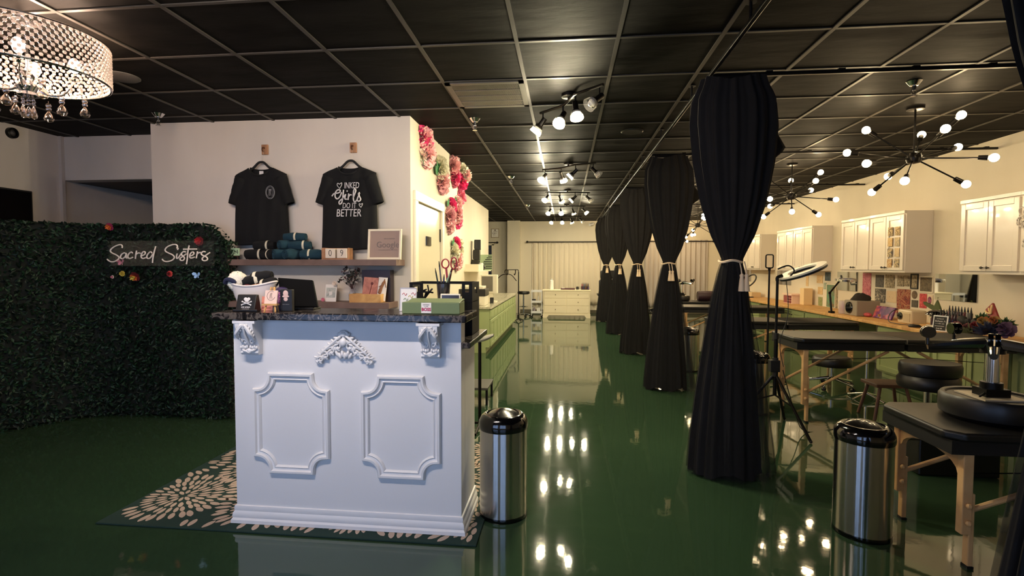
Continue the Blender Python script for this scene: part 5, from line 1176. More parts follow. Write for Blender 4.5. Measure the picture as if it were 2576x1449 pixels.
# white lace cloth hanging over the nearest cabinet
lace=ramp_mat('lace_white',[(.30,(120,112,102)),(.45,(206,198,186)),(.7,(236,228,216))],scale=55,rough=.8)
q=MB()
rnd=random.Random(6)
for k in range(46):
    v=rnd.random(); y=4.98+.16*math.sin(v*5)*.5+rnd.uniform(-.06,.10)-.03*v; z=2.05-.78*v; r=rnd.uniform(.020,.05)
    q.tube([(4.158-rnd.uniform(0,.015),y+r*math.cos(2*PI*i/14),z+r*math.sin(2*PI*i/14)) for i in range(14)],.006,5,closed=True)
    q.sphere((4.160,y,z),r*.5,7,sc=(.2,1,1))
tag(build('lace_garland',q,lace),'white lace floral garland hanging on the nearest wall cabinet at the right edge','garland')
# cards taped on a cabinet door
cols=[(96,80,52),(120,96,62),(190,150,90),(150,140,120),(60,64,70),(206,180,140),(170,120,70),(90,84,76)]
for r_ in range(4):
    for c_ in range(2):
        y=7.055-.145*c_; z=1.845-.135*r_; i=r_*2+c_
        tag(build('taped_drawing',MB().box(4.162,4.1665,y-.045,y+.045,z-.055,z+.055),ramp_mat('drawing_%d'%i,[(.4,cols[i]),(.55,(216,190,140)),(.7,tuple(int(v*.6) for v in cols[i]))],scale=30+4*i,rough=.7),smooth=0),
            'small drawing taped on the white cabinet door, %s row from the top, %s'%(('first','second','third','lowest')[r_],('left','right')[c_]),'drawing','small drawings taped on the cabinet door')
# worktop
WTZ=.70
tag(build('wood_worktop',MB().box(3.90,4.499,1.3,14.6,WTZ-.04,WTZ),oak,bevel=.004,smooth=0),'long light wood worktop along the right wall','worktop')
on=['nearest','second','third','fourth','fifth','sixth','seventh','eighth','ninth','tenth','eleventh','twelfth']
for i in range(12):
    a=2.0+.98*i+ (0); b_=a+.96
    if i in (5,8): continue
    t=thing('base_cabinet',(4.2,(a+b_)/2,0),'sage green base cabinet under the wood worktop, '+on[i]+' along the right wall','cabinet','sage green base cabinets on the right')
    q=MB(); q.box(3.96,4.499,a,b_,.08,WTZ-.0405); q.box(4.02,4.499,a,b_,0,.08); build('cabinet_box',q,green_cab,t,smooth=0); m=(a+b_)/2
    for (u,v) in ((a+.012,m-.004),(m+.004,b_-.012)):
        q=MB()
        for u0,u1,w0,w1 in ((u,u+.06,.10,.63),(v-.06,v,.10,.63),(u+.06,v-.06,.10,.16),(u+.06,v-.06,.57,.63)): q.box(3.94,3.96,u0,u1,w0,w1)
        d=build('door',q,green_cab,t,smooth=0,bevel=.003); build('door_panel',MB().box(3.952,3.96,u+.058,v-.058,.158,.572),green_cab,d,smooth=0); build('knob',MB().sphere((3.93,(v-.03 if u<m-.1 else u+.03),.56),.013,8),knobm,d)
# mirrors between the cabinets
mirm=mat('mirror_glass',(200,200,198),.02,metal=1)
for n,a,b_,z0,z1 in (('beside the dropper bottles under the nearest cabinets',6.07,6.71,1.0,1.31),('left of the pink paper strip',8.37,8.96,1.01,1.31),('behind the ring light pole',10.70,11.37,1.02,1.33),('farthest, right of the nearest tied curtain',12.91,13.6,1.03,1.32)):
    t=thing('wall_mirror',(4.49,(a+b_)/2,z0),'frameless wall mirror '+n,'mirror','small wall mirrors'); build('mirror_plate',MB().box(4.49,4.499,a,b_,z0,z1),mirm,t,smooth=0)
# pinned pictures
def pic(y0,y1,z0,z1,stops,label,cat='picture',sc=22,frame=None,x=4.494,group='pinned pictures on the right wall',name='pinned_picture',oval=False,inner=None,ground=None):
    k=len([o for o in COL.objects if o.name.startswith(name)])
    if oval:
        q=MB(); q.prism([((y0+y1)/2+(y1-y0)/2*math.cos(2*PI*i/24),(z0+z1)/2+(z1-z0)/2*math.sin(2*PI*i/24)) for i in range(24)],'x',x,4.499)
    else: q=MB().box(x,4.499,y0,y1,z0,z1)
    o=tag(build(name,q,ramp_mat('art_%d_%d'%(int(y0*1000),int(z0*1000)),stops,scale=sc,rough=.6,detail=5,distort=2.),smooth=0),label,cat,group)
    if frame:
        f=MB(); e=.014
        for a,b_,c_,d_ in ((y0-e,y1+e,z0-e,z0),(y0-e,y1+e,z1,z1+e),(y0-e,y0,z0,z1),(y1,y1+e,z0,z1)): f.box(x-.006,4.499,a,b_,c_,d_)
        build('frame_rim',f,frame,o,smooth=0)
    return o
BW=[(.35,(40,38,34)),(.5,(96,90,80)),(.65,(180,168,148))]; SEP=[(.35,(92,80,60)),(.5,(150,134,104)),(.68,(206,186,150))]; RD=[(.32,(70,20,24)),(.45,(140,52,38)),(.58,(176,124,86)),(.72,(52,26,44))]; PK=[(.35,(160,70,86)),(.55,(196,112,124)),(.7,(210,156,150))]
pic(8.03,8.24,.94,1.30,PK,'long pink paper strip pinned beside the wall mirror'); pic(7.73,7.92,1.10,1.277,BW[:2],'dark grey picture at the top left of the pinned group')
pic(7.49,7.69,1.10,1.284,SEP,'sepia picture second from the left in the top row'); pic(7.30,7.43,1.13,1.277,SEP,'small sepia picture third in the top row'); pic(7.16,7.29,1.135,1.279,SEP,'small sepia picture fourth in the top row')
pic(7.03,7.144,1.12,1.29,SEP,'narrow black-framed picture in the top row','picture',30,black); pic(6.76,6.975,1.085,1.262,[(.35,(80,68,50)),(.6,(120,104,76))],'wide brown landscape picture in a pale frame','picture',14,cream)
pic(7.68,7.92,.88,1.08,BW,'black and white swirl picture in the middle row','picture',14); pic(7.44,7.65,.90,1.058,[(.3,(216,190,150)),(.62,(220,196,156)),(.72,(150,60,40))],'cream card with small red marks in the middle row','picture',20)
pic(7.16,7.425,.76,1.095,RD,'large red and orange swirling picture above the purple case','picture',12); pic(7.03,7.13,.98,1.085,[(.35,(70,56,44)),(.6,(120,96,70))],'small brown oval picture right of the large red one','picture',30,oval=True)
pic(7.01,7.13,.872,.963,[(.35,(56,52,46)),(.6,(90,84,70))],'small dark grey picture below the brown oval','picture',30); pic(6.855,6.98,.873,1.055,[(.35,(150,34,44)),(.55,(200,64,70)),(.7,(220,130,120))],'red pinned picture right of the small brown oval','picture',22)
pic(6.745,6.845,.905,1.047,[(.3,(220,200,170)),(.7,(224,206,178))],'cream card with a purple oval, right of the red picture')
pic(6.765,6.828,.93,1.025,[(.4,(80,30,60)),(.6,(170,90,120))],'purple oval on the cream card','picture',30,x=4.489,oval=True)
pic(9.02,9.29,.705,1.085,[(.35,(120,96,70)),(.5,(110,140,110)),(.62,(96,150,120))],'teal and brown painting standing on the worktop','painting',8,cream); pic(8.945,9.0,.705,1.05,SEP,'narrow pale sheet right of the teal painting')
pic(9.445,9.585,.705,.858,[(.4,(120,130,80)),(.6,(160,164,110))],'green card standing left of the teal painting','card',30); pic(9.975,10.07,1.03,1.26,[(.3,(220,190,140)),(.6,(214,180,130)),(.75,(120,84,50))],'slim brown drawing pinned under the ring light','picture',26)
pic(9.45,9.66,1.10,1.245,[(.3,(222,194,146)),(.6,(206,170,120)),(.72,(110,70,44))],'brown figure drawing pinned above the green card','picture',26); pic(9.19,9.37,1.15,1.30,[(.4,(52,66,72)),(.6,(80,96,100))],'dark blue-grey picture under the cabinet','picture',14)
pic(9.44,9.61,.905,1.035,[(.3,(222,194,146)),(.6,(200,164,110)),(.72,(130,90,56))],'second brown drawing, between the figure drawing and the green card','picture',26); pic(9.315,9.41,1.0,1.115,[(.4,(140,156,140)),(.6,(176,184,160))],'small grey-green paper above the teal painting','picture',26)
# ---------------------------------------------------------------- things on the worktop
WZ=WTZ+.0005
t=thing('storage_cube',(4.2,7.71,WZ),'grey storage cube with a round black window on the worktop','box'); build('cube_shell',MB().box(4.05,4.36,7.55,7.87,WZ,WZ+.215),mat('cube_grey',(150,138,120),.6),t,smooth=0,bevel=.012); build('porthole',MB().lathe([(.075,0),(.085,.006),(.08,.014),(.05,.016)],28,(4.05,7.73,WZ+.11),rot=ROTY(-90).to_3x3()),black_gloss,t)
q=MB(); rnd=random.Random(12)
def lump(u,v): 
    d=(math.sin(PI*v*.5)*math.cos(6.28*u),math.sin(PI*v*.5)*math.sin(6.28*u),math.cos(PI*v*.5)); k=1+.08*math.sin(9*6.28*u/3)*math.sin(7*v)
    return (4.2+.12*d[0]*k,7.73+.13*d[1]*k,WZ+.217+.10*d[2]*k)
q.sheet(30,12,lump,closeu=True); tag(build('knit_cap',q,mat('cap_brown',(52,44,36),.95,bump=.5,bscale=90)),'dark brown knitted cap lying on the grey storage cube','cap')
t=thing('clear_canister',(4.1,7.98,WZ),'clear lidded canister with pink contents left of the grey cube','canister'); build('canister_glass',MB().lathe([(.055,WZ),(.062,WZ+.02),(.062,WZ+.17),(.05,WZ+.19)],20,(4.1,7.99,0)),mat('canister_clear',(220,206,206),.08,alpha=.55),t); build('pink_contents',MB().sphere((4.1,7.99,WZ+.10),.045,10,sc=(1,1,1.3)),mat('pink_fill',(200,150,160),.8),t)
t=thing('purple_case',(4.25,7.23,WZ),'purple galaxy-print case leaning on the wall behind the worktop','case'); q=MB(); q.T=Matrix.Translation((4.20,7.235,WZ))@ROTY(20); q.box(-.012,.012,-.20,.20,0,.17); build('case_panel',q,ramp_mat('galaxy_print',[(.3,(40,18,60)),(.48,(96,40,100)),(.62,(190,90,90)),(.75,(240,190,120))],scale=7,rough=.25),t,smooth=0,bevel=.006); build('case_clasp',MB().box(4.16,4.175,7.22,7.25,WZ+.03,WZ+.06),mat('gold',(220,170,90),.3,metal=1),t,smooth=0)
q=MB().sphere((4.17,7.50,WZ+.03),.05,10,sc=(.9,1.3,.6)); tag(build('pink_pouch',q,mat('pouch_pink',(190,84,88),.7)),'small pink pouch beside the purple case','pouch')
t=thing('power_supply',(4.2,6.66,WZ),'cream small machine with a dark round dial on the worktop','machine'); build('machine_case',MB().box(4.12,4.30,6.53,6.79,WZ,WZ+.17),mat('machine_cream',(220,200,164),.35),t,smooth=0,bevel=.02); build('dial',MB().lathe([(.045,0),(.045,.014),(.03,.02)],22,(4.12,6.73,WZ+.09),rot=ROTY(-90).to_3x3()),black_gloss,t); build('front_plate',MB().box(4.114,4.121,6.55,6.66,WZ+.03,WZ+.13),mat('plate_cream2',(196,176,140),.3),t,smooth=0)
q=MB().tube(spline([(4.12,6.78,WZ+.17),(4.05,6.80,WZ+.12),(4.02,6.79,WZ+.02),(3.99,6.6,WZ+.006),(4.03,6.45,WZ+.006),(4.0,6.3,WZ+.006)],6),.005,6); tag(build('machine_cord',q,prb),'thin black cord looping in front of the cream machine','cord')
tag(build('foot_pedal',MB().lathe([(.055,WZ),(.06,WZ+.012),(.045,WZ+.03),(.01,WZ+.034)],20,(4.0,6.28,0)),black),'black round foot pedal lying on the worktop','pedal')
t=thing('felt_leaf',(4.3,6.38,WZ),'olive green felt leaf shape standing by the dome lamp','felt'); q=MB(); q.prism([(6.28,WZ),(6.47,WZ),(6.49,WZ+.12),(6.44,WZ+.23),(6.39,WZ+.31),(6.34,WZ+.23),(6.28,WZ+.10)],'x',4.30,4.32); build('leaf_panel',q,mat('felt_olive',(84,92,58),.95),t,smooth=0,bevel=.006); q=MB(); q.T=Matrix.Translation((4.33,6.52,WZ+.22))@ROTX(20); q.prism([(-.16,-.02),(.10,-.02),(.13,.01),(-.10,.03)],'x',-.02,.02); build('leaf_brim',q,MATS['felt_olive'],t,smooth=0,bevel=.006)
tag(build('wood_board',MB().box(4.05,4.28,6.05,6.36,WZ,WZ+.03),oak,bevel=.004,smooth=0),'flat light wood block under the dome lamp','block')
t=thing('dome_lamp',(4.2,6.19,WZ+.0305),'white pot-shaped lamp with a glossy black dome lid','lamp'); build('pot',MB().lathe([(.06,WZ+.031),(.085,WZ+.06),(.085,WZ+.13),(.07,WZ+.15)],24,(4.19,6.19,0)),mat('pot_cream',(220,206,176),.2),t); build('dome',MB().lathe([(.12,WZ+.15),(.115,WZ+.165),(.08,WZ+.195),(.02,WZ+.21)],24,(4.19,6.19,0)),black_gloss,t)
# dropper bottles in their tiers
tag(build('bottle_tiers',MB().box(4.02,4.10,5.80,6.12,WZ,WZ+.05).box(4.10,4.18,5.76,6.12,WZ,WZ+.09).box(4.18,4.26,5.72,6.12,WZ,WZ+.13),mat('tier_clear',(206,196,176),.2),smooth=0),'pale stepped rack holding the dropper bottles','rack')
for row,(x,z,n_) in enumerate(((4.06,.0505,6),(4.14,.0905,7),(4.22,.1305,8))):
    for k in range(n_): bottle(x,6.09-.043*k-.01*row,WZ+z,mat('dropper_%d'%((k+row)%5),[(60,26,34),(40,24,40),(90,40,44),(120,116,110),(30,28,32)][(k+row)%5],.2),'%s dropper bottle from the left in the %s row of the stepped rack'%(('first','second','third','fourth','fifth','sixth','seventh','eighth')[k],('front','middle','back')[row]),'dropper bottles on the worktop',.115,.016)
t=thing('letter_sign',(4.02,5.87,WZ),'small white-framed black sign with white writing before the dropper bottles','sign')
Ts=Matrix.Translation((3.99,5.875,WZ+.002))@ROTZ(-66)@ROTX(-8)
q=MB(); q.T=Ts; q.box(-.072,.072,-.004,.006,0,.17); build('sign_frame',q,white,t,smooth=0,bevel=.002); q=MB(); q.T=Ts; q.box(-.060,.060,-.0055,-.004,.012,.158); build('sign_face',q,black,t,smooth=0)
q=MB(); q.T=Ts
for k,(w,h) in enumerate(((.07,.013),(.095,.022),(.09,.012),(.095,.012),(.06,.016))): scribble(q,0,-.0062,.135-.026*k,w,h,20+k,True)
build('sign_writing',q,ink,t,smooth=0)
# heap of crafts: bows, blooms, packet
q=MB()
for s in (-1,1): q.sphere((4.1,5.62+s*.09,WZ+.135),.07,10,sc=(.5,1.0,.75),rot=ROTX(s*15).to_3x3())
q.sphere((4.09,5.62,WZ+.14),.03,8); tag(build('black_bow',q,mat('bow_black',(14,13,14),.7)),'big black fabric bow resting on the craft heap','bow')
for k,(y,z,r,m,l) in enumerate(((5.46,.10,.06,[dred,mat('bloom_wine',(110,26,34),.8)],'dark red fabric bloom in the craft heap'),(5.38,.155,.058,[mat('bloom_amber',(150,84,40),.8),mat('bloom_ochre',(140,110,56),.8)],'orange fabric bloom in the craft heap'),(5.25,.18,.05,[mat('bloom_ochre',(140,110,56),.8),mat('bloom_amber',(150,84,40),.8)],'yellow fabric bloom high in the craft heap'),(5.56,.07,.06,[mat('petal_dusty_rose',(112,64,68),.8)],'dusty rose fabric bloom low in the craft heap'),(5.12,.11,.08,[mat('petal_plum',(74,50,80),.8)],'plum fabric bloom at the right edge of the craft heap'),(5.72,.08,.05,[mat('petal_dusty_rose',(112,64,68),.8)],'rose fabric bloom left of the bow'))):
    flower('fabric_bloom',4.05,WZ+z,y,r,m,l,'fabric blooms in the craft heap',(-.8,-.5,.3),rows=4,cat='bloom',seed=120+k)
def foliage(x,y,z,r,n,m,label,sd):
    q=MB(); rn=random.Random(sd)
    for i in range(n):
        d=Vector((rn.gauss(0,1),rn.gauss(0,1),abs(rn.gauss(0,1)))).normalized(); c=Vector((x,y,z)); e=c+d*r*rn.uniform(.7,1.1); s=d.orthogonal().normalized(); s=Matrix.Rotation(rn.uniform(0,6.28),3,d)@s
        q.add([c,c.lerp(e,.5)+s*r*.18,e,c.lerp(e,.5)-s*r*.18],[(0,1,2,3)])
    tag(build('foliage_bunch',q,m,smooth=0),label,'foliage','green sprigs in the craft heap')
fol=mat('foliage_olive',(74,80,50),.8); folg=mat('foliage_green',(58,86,50),.8); blu=mat('foliage_blue',(36,40,62),.7)
foliage(4.02,5.50,WZ+.02,.12,60,fol,'olive green sprig bunch at the front of the craft heap',1); foliage(4.12,5.50,WZ+.16,.09,40,folg,'green sprig bunch behind the red bloom',2); foliage(4.1,5.2,WZ+.15,.10,50,folg,'green sprig bunch under the gift packet',3); foliage(3.98,5.22,WZ+.06,.14,70,blu,'dark blue bunch at the right of the craft heap',4)
t=thing('gift_packet',(4.25,5.3,WZ+.15),'red folded gift packet leaning up with a cream ribbon','packet'); q=MB(); q.T=Matrix.Translation((4.22,5.42,WZ+.08))@ROTX(-42)@ROTY(12); q.box(-.01,.01,-.05,.06,.0,.30); build('packet_body',q,mat('packet_red',(140,50,48),.6),t,smooth=0,bevel=.003); q=MB(); q.T=Matrix.Translation((4.205,5.42,WZ+.08))@ROTX(-42)@ROTY(12)
for s in (-1,0,1): q.tube(spline([(-.004,0,.2),(-.012,.03*s,.23),(-.006,.05*s,.27)],4),.008,6)
build('ribbon',q,mat('ribbon_cream',(222,190,130),.7),t)
# far worktop bits
t=thing('drawer_organizer',(4.3,10.1,WZ),'little white organizer with red drawers on the far worktop','organizer'); build('organizer_shell',MB().box(4.2,4.40,9.95,10.3,WZ,WZ+.16).box(4.18,4.42,9.92,10.33,WZ+.16,WZ+.185),mat('organizer_pink_white',(236,206,184),.5),t,smooth=0)
for k in range(3): build('drawer',MB().box(4.188,4.2,9.97,10.12,WZ+.012+.048*k,WZ+.05+.048*k),mat('drawer_red',(110,36,36),.5),t,smooth=0)
build('side_drawers',MB().box(4.188,4.2,10.16,10.28,WZ+.012,WZ+.146),mat('drawer_red2',(140,70,66),.5),t,smooth=0)
tag(build('pale_box',MB().box(4.3,4.45,9.70,9.86,WZ,WZ+.30),mat('box_straw',(226,196,146),.6),bevel=.004,smooth=0),'tall pale box behind the little organizer','box')
tag(build('device_box',MB().box(4.2,4.4,12.35,12.65,WZ,WZ+.10),prb,bevel=.006,smooth=0),'small black device at the far end of the worktop','device')
tag(build('tissue_box',MB().box(4.2,4.4,12.0,12.28,WZ,WZ+.11),mat('tissue_cream',(226,196,150),.6),bevel=.006,smooth=0),'cream box beside the small black device','box')
# magnifier lamps on the worktop
def ring(t,c,rot,R0,R1,h,m,name,par=None):
    q=MB(); prof=[(R0,0),(R1,0),(R1,h),(R0,h),(R0,0)]; q.lathe(prof,36,c,rot=rot,cap=False); return build(name,q,m,par or t,smooth=40)
t=thing('magnifier_lamp',(4.08,8.06,WTZ),'black jointed magnifier lamp clamped to the worktop edge','lamp')
build('clamp',MB().box(3.94,4.0,8.02,8.09,WTZ+.0005,WTZ+.03),black_metal,t,smooth=0); build('lower_arm',MB().cyl((3.97,8.06,WTZ+.03),(3.97,8.12,1.0),.014),black_metal,t); build('elbow',MB().sphere((3.97,8.12,1.0),.022,10),black_metal,t); build('upper_arm',MB().cyl((3.97,8.12,1.0),(3.97,7.85,1.19),.013),black_metal,t)
rt=Matrix.Rotation(R(6),3,'X'); r_=ring(t,(3.92,7.60,1.195),rt,.085,.13,.03,chrome,'lamp_ring'); build('lens',MB().lathe([(.085,.012),(.085,.016),(.001,.02)],24,(3.92,7.60,1.195),rot=rt),glass,r_); build('handle',MB().cyl((3.92,7.70,1.22),(3.92,7.72,1.27),.012),black,t)
t=thing('desk_ring_lamp',(4.2,11.9,WZ),'small black ring lamp on a base at the far worktop','lamp'); build('base',MB().lathe([(.12,WZ),(.12,WZ+.015),(.02,WZ+.02)],24,(4.1,11.95,0)),black,t); build('pole',MB().cyl((4.1,11.95,WZ+.02),(4.1,11.95,.98),.013),black,t); ring(t,(4.0,11.55,1.08),Matrix.Rotation(R(24),3,'X')@Matrix.Rotation(R(-50),3,'Y'),.15,.175,.02,black,'ring_light')
q=MB()
# ---------------------------------------------------------------- massage tables
tbl=vinyl
def massage_table(y0,y1,x0,x1,z,label,legs=True):
    t=thing('massage_table',((x0+x1)/2,(y0+y1)/2,0),label,'massage table','black padded folding massage tables')
    th=.075; mid=(x0+x1)/2
    for (a,b_) in ((x0,mid-.004),(mid+.004,x1)):
        q=MB(); c=.06
        q.prism([(a+(c if a==x0 else 0),y0),(b_-(c if b_==x1 else 0),y0),(b_,y0+(c if b_==x1 else 0)),(b_,y1-(c if b_==x1 else 0)),(b_-(c if b_==x1 else 0),y1),(a+(c if a==x0 else 0),y1),(a,y1-(c if a==x0 else 0)),(a,y0+(c if a==x0 else 0))],'z',z-th*.55,z)
        build('cushion',q,tbl,t,smooth=30,bevel=.02,seg=3)
        q=MB(); q.box(a+.02,b_-.02 if b_==x1 else b_,y0+.025,y1-.025,z-.105,z-th*.55); build('under_frame',q,black,t,smooth=0)
    for sx,xx in ((1,x0+.10),(-1,x1-.10)):
        q=MB(); ya,yb=y0+.05,y1-.05     # curved end rail between the legs
        pts=[(ya,z-.11),(yb,z-.11),(yb,z-.23)]+[((ya+yb)/2+(yb-ya)/2*.86*math.cos(PI*i/10),z-.21+.075*math.sin(PI*i/10)) for i in range(11)]+[(ya,z-.23)]
        q.prism(pts,'x',xx-.012,xx+.012); build('end_rail',q,wood,t,smooth=0)
        for yy in (ya,yb):
            L=build('leg',MB().box(xx-.022,xx+.022,yy-.02,yy+.02,.16,z-.105).box(xx+sx*.022-.012,xx+sx*.022+.012,yy-.018,yy+.018,.012,z*.55),wood,t,smooth=0,bevel=.004)
            build('rubber_foot',MB().box(xx+sx*.022-.014,xx+sx*.022+.014,yy-.02,yy+.02,0,.012),black,L,smooth=0)
            for zz in (.22,.30): build('knob',MB().sphere((xx,yy-.03,zz),.014,8),wood,L)
            build('brace',MB().cyl((xx,yy,.26),(mid-sx*.12,yy,z-.11),.013,n=8),wood,t)
            build('cable',MB().cyl((xx,yy,z-.2),(mid,yy,z-.16),.003,n=5),black_metal,t)
massage_table(2.46,3.02,1.74,3.55,.64,'nearest black massage table at the lower right, with the upturned stool on it')
massage_table(4.70,5.30,2.03,3.85,.76,'second black massage table, behind the tripod ring light')
massage_table(7.02,7.64,2.0,3.84,.665,'third black massage table, behind the second one')
massage_table(9.30,9.92,2.05,3.84,.675,'fourth black massage table, low behind the ring light')
massage_table(11.30,11.92,2.25,3.84,.63,'farthest black massage table, with the bolster cushion')
# bolster and folded towel on the far table
q=MB(); 
for k in range(9): pass
q.lathe([(.03,-.21),(.10,-.21),(.11,-.18),(.11,.18),(.10,.21),(.03,.21)],20,(3.12,11.60,.742),rot=ROTY(90).to_3x3()); tag(build('bolster_cushion',q,mat('bolster_aubergine',(52,30,38),.45)),'dark aubergine bolster cushion on the farthest massage table','cushion')
# upturned stool: seat down, star base with casters up
def star(par,cx,cy,z,sz,up,n=5,rot0=.3):
    for k in range(n):
        a=2*PI*k/n+rot0; p=spline([(cx+.03*math.cos(a),cy+.03*math.sin(a),z),(cx+.55*sz*math.cos(a),cy+.55*sz*math.sin(a),z-.012*up),(cx+sz*math.cos(a),cy+sz*math.sin(a),z-.03*up)],4)
        l=build('base_leg',MB().tube(p,[.026,.026,.025,.024,.022,.021,.020,.018,.016],8),chrome,par)
        ex,ey=cx+sz*math.cos(a),cy+sz*math.sin(a); zc=z+.045*up
        q=MB(); q.cyl((ex,ey,z-.02*up),(ex,ey,z+.02*up),.008); 
        for s in (-1,1):
            c=Vector((ex-s*.012*math.sin(a),ey+s*.012*math.cos(a),zc)); q.lathe([(.012,-.009),(.03,-.009),(.031,.0),(.03,.009),(.012,.009)],16,c,rot=(ROTZ(math.degrees(a))@ROTX(90)).to_3x3())
        build('caster',q,black_gloss,l)
def upturned(cx,cy,z,label,r=.205,h=.40,sz=.26):
    t=thing('upturned_stool',(cx,cy,z),label,'stool','stools turned upside down on the tables')
    build('seat_cushion',MB().lathe([(r-.03,z),(r-.004,z+.02),(r,z+.05),(r-.002,z+.10),(r-.012,z+.115),(r-.03,z+.112),(r-.035,z+.104),(.02,z+.104)],44,(cx,cy,0)),vinyl,t)
    build('seat_plate',MB().box(cx-.10,cx+.10,cy-.10,cy+.10,z+.105,z+.112),mat('plate_pale',(206,190,160),.4),t,smooth=0)
    build('tilt_mechanism',MB().box(cx-.055,cx+.055,cy-.045,cy+.045,z+.112,z+.15).cyl((cx,cy,z+.15),(cx,cy,z+.18),.045).tube([(cx-.02,cy,z+.13),(cx-.11,cy-.08,z+.125)],.005,6),black_metal,t)
    build('gas_column',MB().cyl((cx,cy,z+.18),(cx,cy,z+h-.06),.030,n=20),chrome,t); build('hub',MB().cyl((cx,cy,z+h-.075),(cx,cy,z+h-.03),.05,.045,n=20),black_metal,t)
    star(t,cx,cy,z+h-.03,sz,1)
upturned(2.11,2.74,.641,'black stool turned upside down on the nearest massage table')
upturned(2.58,11.62,.631,'stool turned upside down on the farthest massage table',.17,.44,.27)
# standing stools
def stool(cx,cy,z,label,double=False,r=.19):
    t=thing('rolling_stool',(cx,cy,0),label,'stool','rolling stools on the floor')
    build('seat_cushion',MB().lathe([(.03,z-.10),(r-.01,z-.10),(r,z-.08),(r,z-.03),(r-.02,z),(.03,z+.004)],40,(cx,cy,0)),vinyl,t)
    if double: build('back_cushion',MB().lathe([(.03,z+.006),(r*1.02,z+.006),(r*1.05,z+.03),(r*1.05,z+.075),(r,z+.10),(.03,z+.104)],40,(cx+.01,cy,0),sy=.8),vinyl,t)
    build('gas_column',MB().cyl((cx,cy,.12),(cx,cy,z-.10),.026,n=16),chrome,t)
    for k in range(5):
        a=2*PI*k/5+.2; l=build('base_leg',MB().cyl((cx+.02*math.cos(a),cy+.02*math.sin(a),.12),(cx+.25*math.cos(a),cy+.25*math.sin(a),.07),.02,.014),chrome,t); build('caster',MB().sphere((cx+.25*math.cos(a),cy+.25*math.sin(a),.029),.028,8),black_gloss,l)
stool(2.82,4.25,.55,'black rolling stool with a thick double seat in front of the second massage table',True,.20)
stool(3.05,6.15,.36,'low black rolling stool under the second massage table',False,.20)
tag(build('black_case',MB().box(2.35,2.85,3.60,3.95,.001,.40),mat('case_gloss_black',(10,10,10),.25),bevel=.01,smooth=0),'glossy black rectangular case on the floor before the double-seat stool','case')
# wooden folding rack / stand beneath second table
t=thing('wooden_stool',(2.95,4.95,0),'brown wooden stool with splayed legs under the second massage table','stool')
brown=ramp_mat('brown_wood',[(.3,(84,52,34)),(.7,(118,76,52))],scale=8,rough=.5)
build('seat',MB().box(2.80,3.12,4.86,5.12,.30,.33),brown,t,smooth=0,bevel=.005)
for sx,sy in ((-1,-1),(1,-1),(-1,1),(1,1)): build('leg',MB().cyl((2.96+sx*.11,4.99+sy*.09,.30),(2.96+sx*.17,4.99+sy*.13,.004),.014),brown,t)
t=thing('rolling_tray',(3.15,5.65,0),'small chrome and wood rolling tray behind the second massage table legs','tray'); build('tray_top',MB().box(2.98,3.32,5.5,5.8,.56,.585),brown,t,smooth=0); build('post',MB().cyl((3.15,5.65,.06),(3.15,5.65,.56),.015),chrome,t)
for k in range(4): a=PI/2*k+.4; build('foot',MB().cyl((3.15,5.65,.07),(3.15+.2*math.cos(a),5.65+.2*math.sin(a),.014),.012),chrome,t)
# ---------------------------------------------------------------- tripod ring light
t=thing('ring_light_stand',(1.78,4.50,0),'black tripod stand with a tilted white ring light','ring light'); sx,sy=1.78,4.50
build('pole',MB().cyl((sx,sy,.30),(sx,sy,.80),.016).cyl((sx,sy,.80),(sx,sy,1.29),.011),black_metal,t); build('collar',MB().cyl((sx,sy,.78),(sx,sy,.83),.022).cyl((sx,sy,.46),(sx,sy,.62),.024),black,t)
build('control_box',MB().box(sx-.05,sx+.03,sy-.03,sy+.03,.50,.60),black,t,smooth=0,bevel=.005)
for k in range(3):
    a=R(-65+120*k); l=build('tripod_leg',MB().cyl((sx+.02*math.cos(a),sy+.02*math.sin(a),.46),(sx+.36*math.cos(a),sy+.36*math.sin(a),.012),.012,n=8),black_metal,t); build('brace',MB().cyl((sx,sy,.30),(sx+.19*math.cos(a),sy+.19*math.sin(a),.24),.007,n=6),black_metal,l); build('rubber_foot',MB().sphere((sx+.36*math.cos(a),sy+.36*math.sin(a),.014),.013,8),black,l)
rt=(Matrix.Rotation(R(-23.7),3,'Z')@Matrix.Rotation(R(-21),3,'Y')@Matrix.Rotation(R(9),3,'X')); c=Vector((1.975,4.5,1.365))
bk=ring(t,c-rt@Vector((0,0,.03)),rt,.115,.185,.018,black,'ring_housing'); ring(t,c-rt@Vector((0,0,.012)),rt,.112,.187,.014,mat('ring_diffuser',(246,238,220),.4),'ring_diffuser',bk)
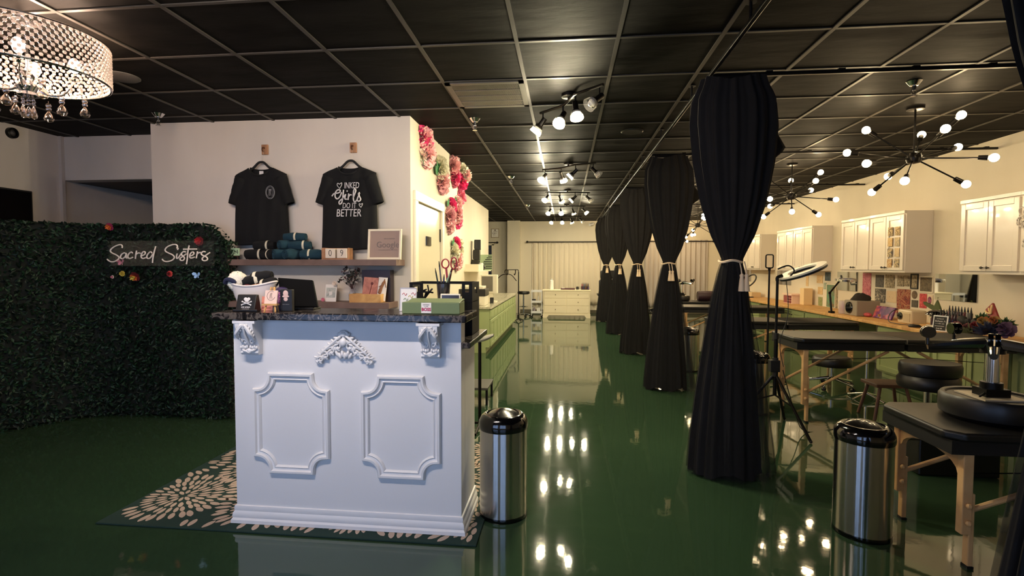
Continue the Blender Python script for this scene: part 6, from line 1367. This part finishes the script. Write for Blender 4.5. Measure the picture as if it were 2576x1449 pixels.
build('yoke',MB().tube(spline([(sx,sy,1.27),(sx,sy,1.30),(1.82,4.5,1.315)],4),.014,8),black_metal,t); build('phone_clip',MB().tube(spline([(1.84,4.42,1.30),(1.87,4.40,1.36),(1.83,4.42,1.40),(1.76,4.45,1.37)],5),.006,6),black_metal,t)
build('cord',MB().tube(spline([(1.84,4.48,1.30),(1.86,4.47,1.0),(1.80,4.47,.75),(1.83,4.46,.55)],5),.003,5),black,t)
build('power_cord',MB().tube(spline([(1.83,4.47,.52),(1.90,4.40,.20),(2.02,4.45,.01),(2.4,4.60,.006),(2.75,4.66,.006)],8),.004,6),prb,t)
t=thing('phone_stand',(2.41,6.3,0),'tall thin black stand with an oval loop head behind the ring light','stand'); px,py=2.41,6.33
build('loop_head',MB().tube([(px+(.042 if math.cos(2*PI*i/32)>0 else -.042)*min(1,abs(math.cos(2*PI*i/32))*1.6),py,1.455+.078*max(-1,min(1,math.sin(2*PI*i/32)*1.12))) for i in range(32)],.008,7,closed=True),black_metal,t); build('neck',MB().cyl((px,py,1.34),(px,py,1.38),.012,.02),black_metal,t); build('pole',MB().cyl((px,py,.05),(px,py,1.35),.011),black_metal,t)
for k in range(3): a=2*PI*k/3; build('foot',MB().cyl((px,py,.06),(px+.22*math.cos(a),py+.22*math.sin(a),.012),.010),black_metal,t)
# ---------------------------------------------------------------- light
def area(n,x,y,z,sx,sz,rot,e,c):
    L=bpy.data.lights.new(n,'AREA'); L.shape='RECTANGLE'; L.size=sx; L.size_y=sz; L.energy=e; L.color=c; o=bpy.data.objects.new(n,L); COL.objects.link(o); o.location=(x,y,z); o.rotation_euler=rot
area('daylight_left_window',-2.6,-1.62,1.35,2.1,1.9,(R(90),0,R(0)),52,(.42,.60,1.0))
area('daylight_right_window',.1,-1.62,1.35,1.9,1.9,(R(90),0,R(0)),40,(.42,.60,1.0))
wd=bpy.data.worlds.new('dusk'); SC.world=wd; wd.use_nodes=True; wd.node_tree.nodes['Background'].inputs[0].default_value=(.25,.4,.8,1); wd.node_tree.nodes['Background'].inputs[1].default_value=.35
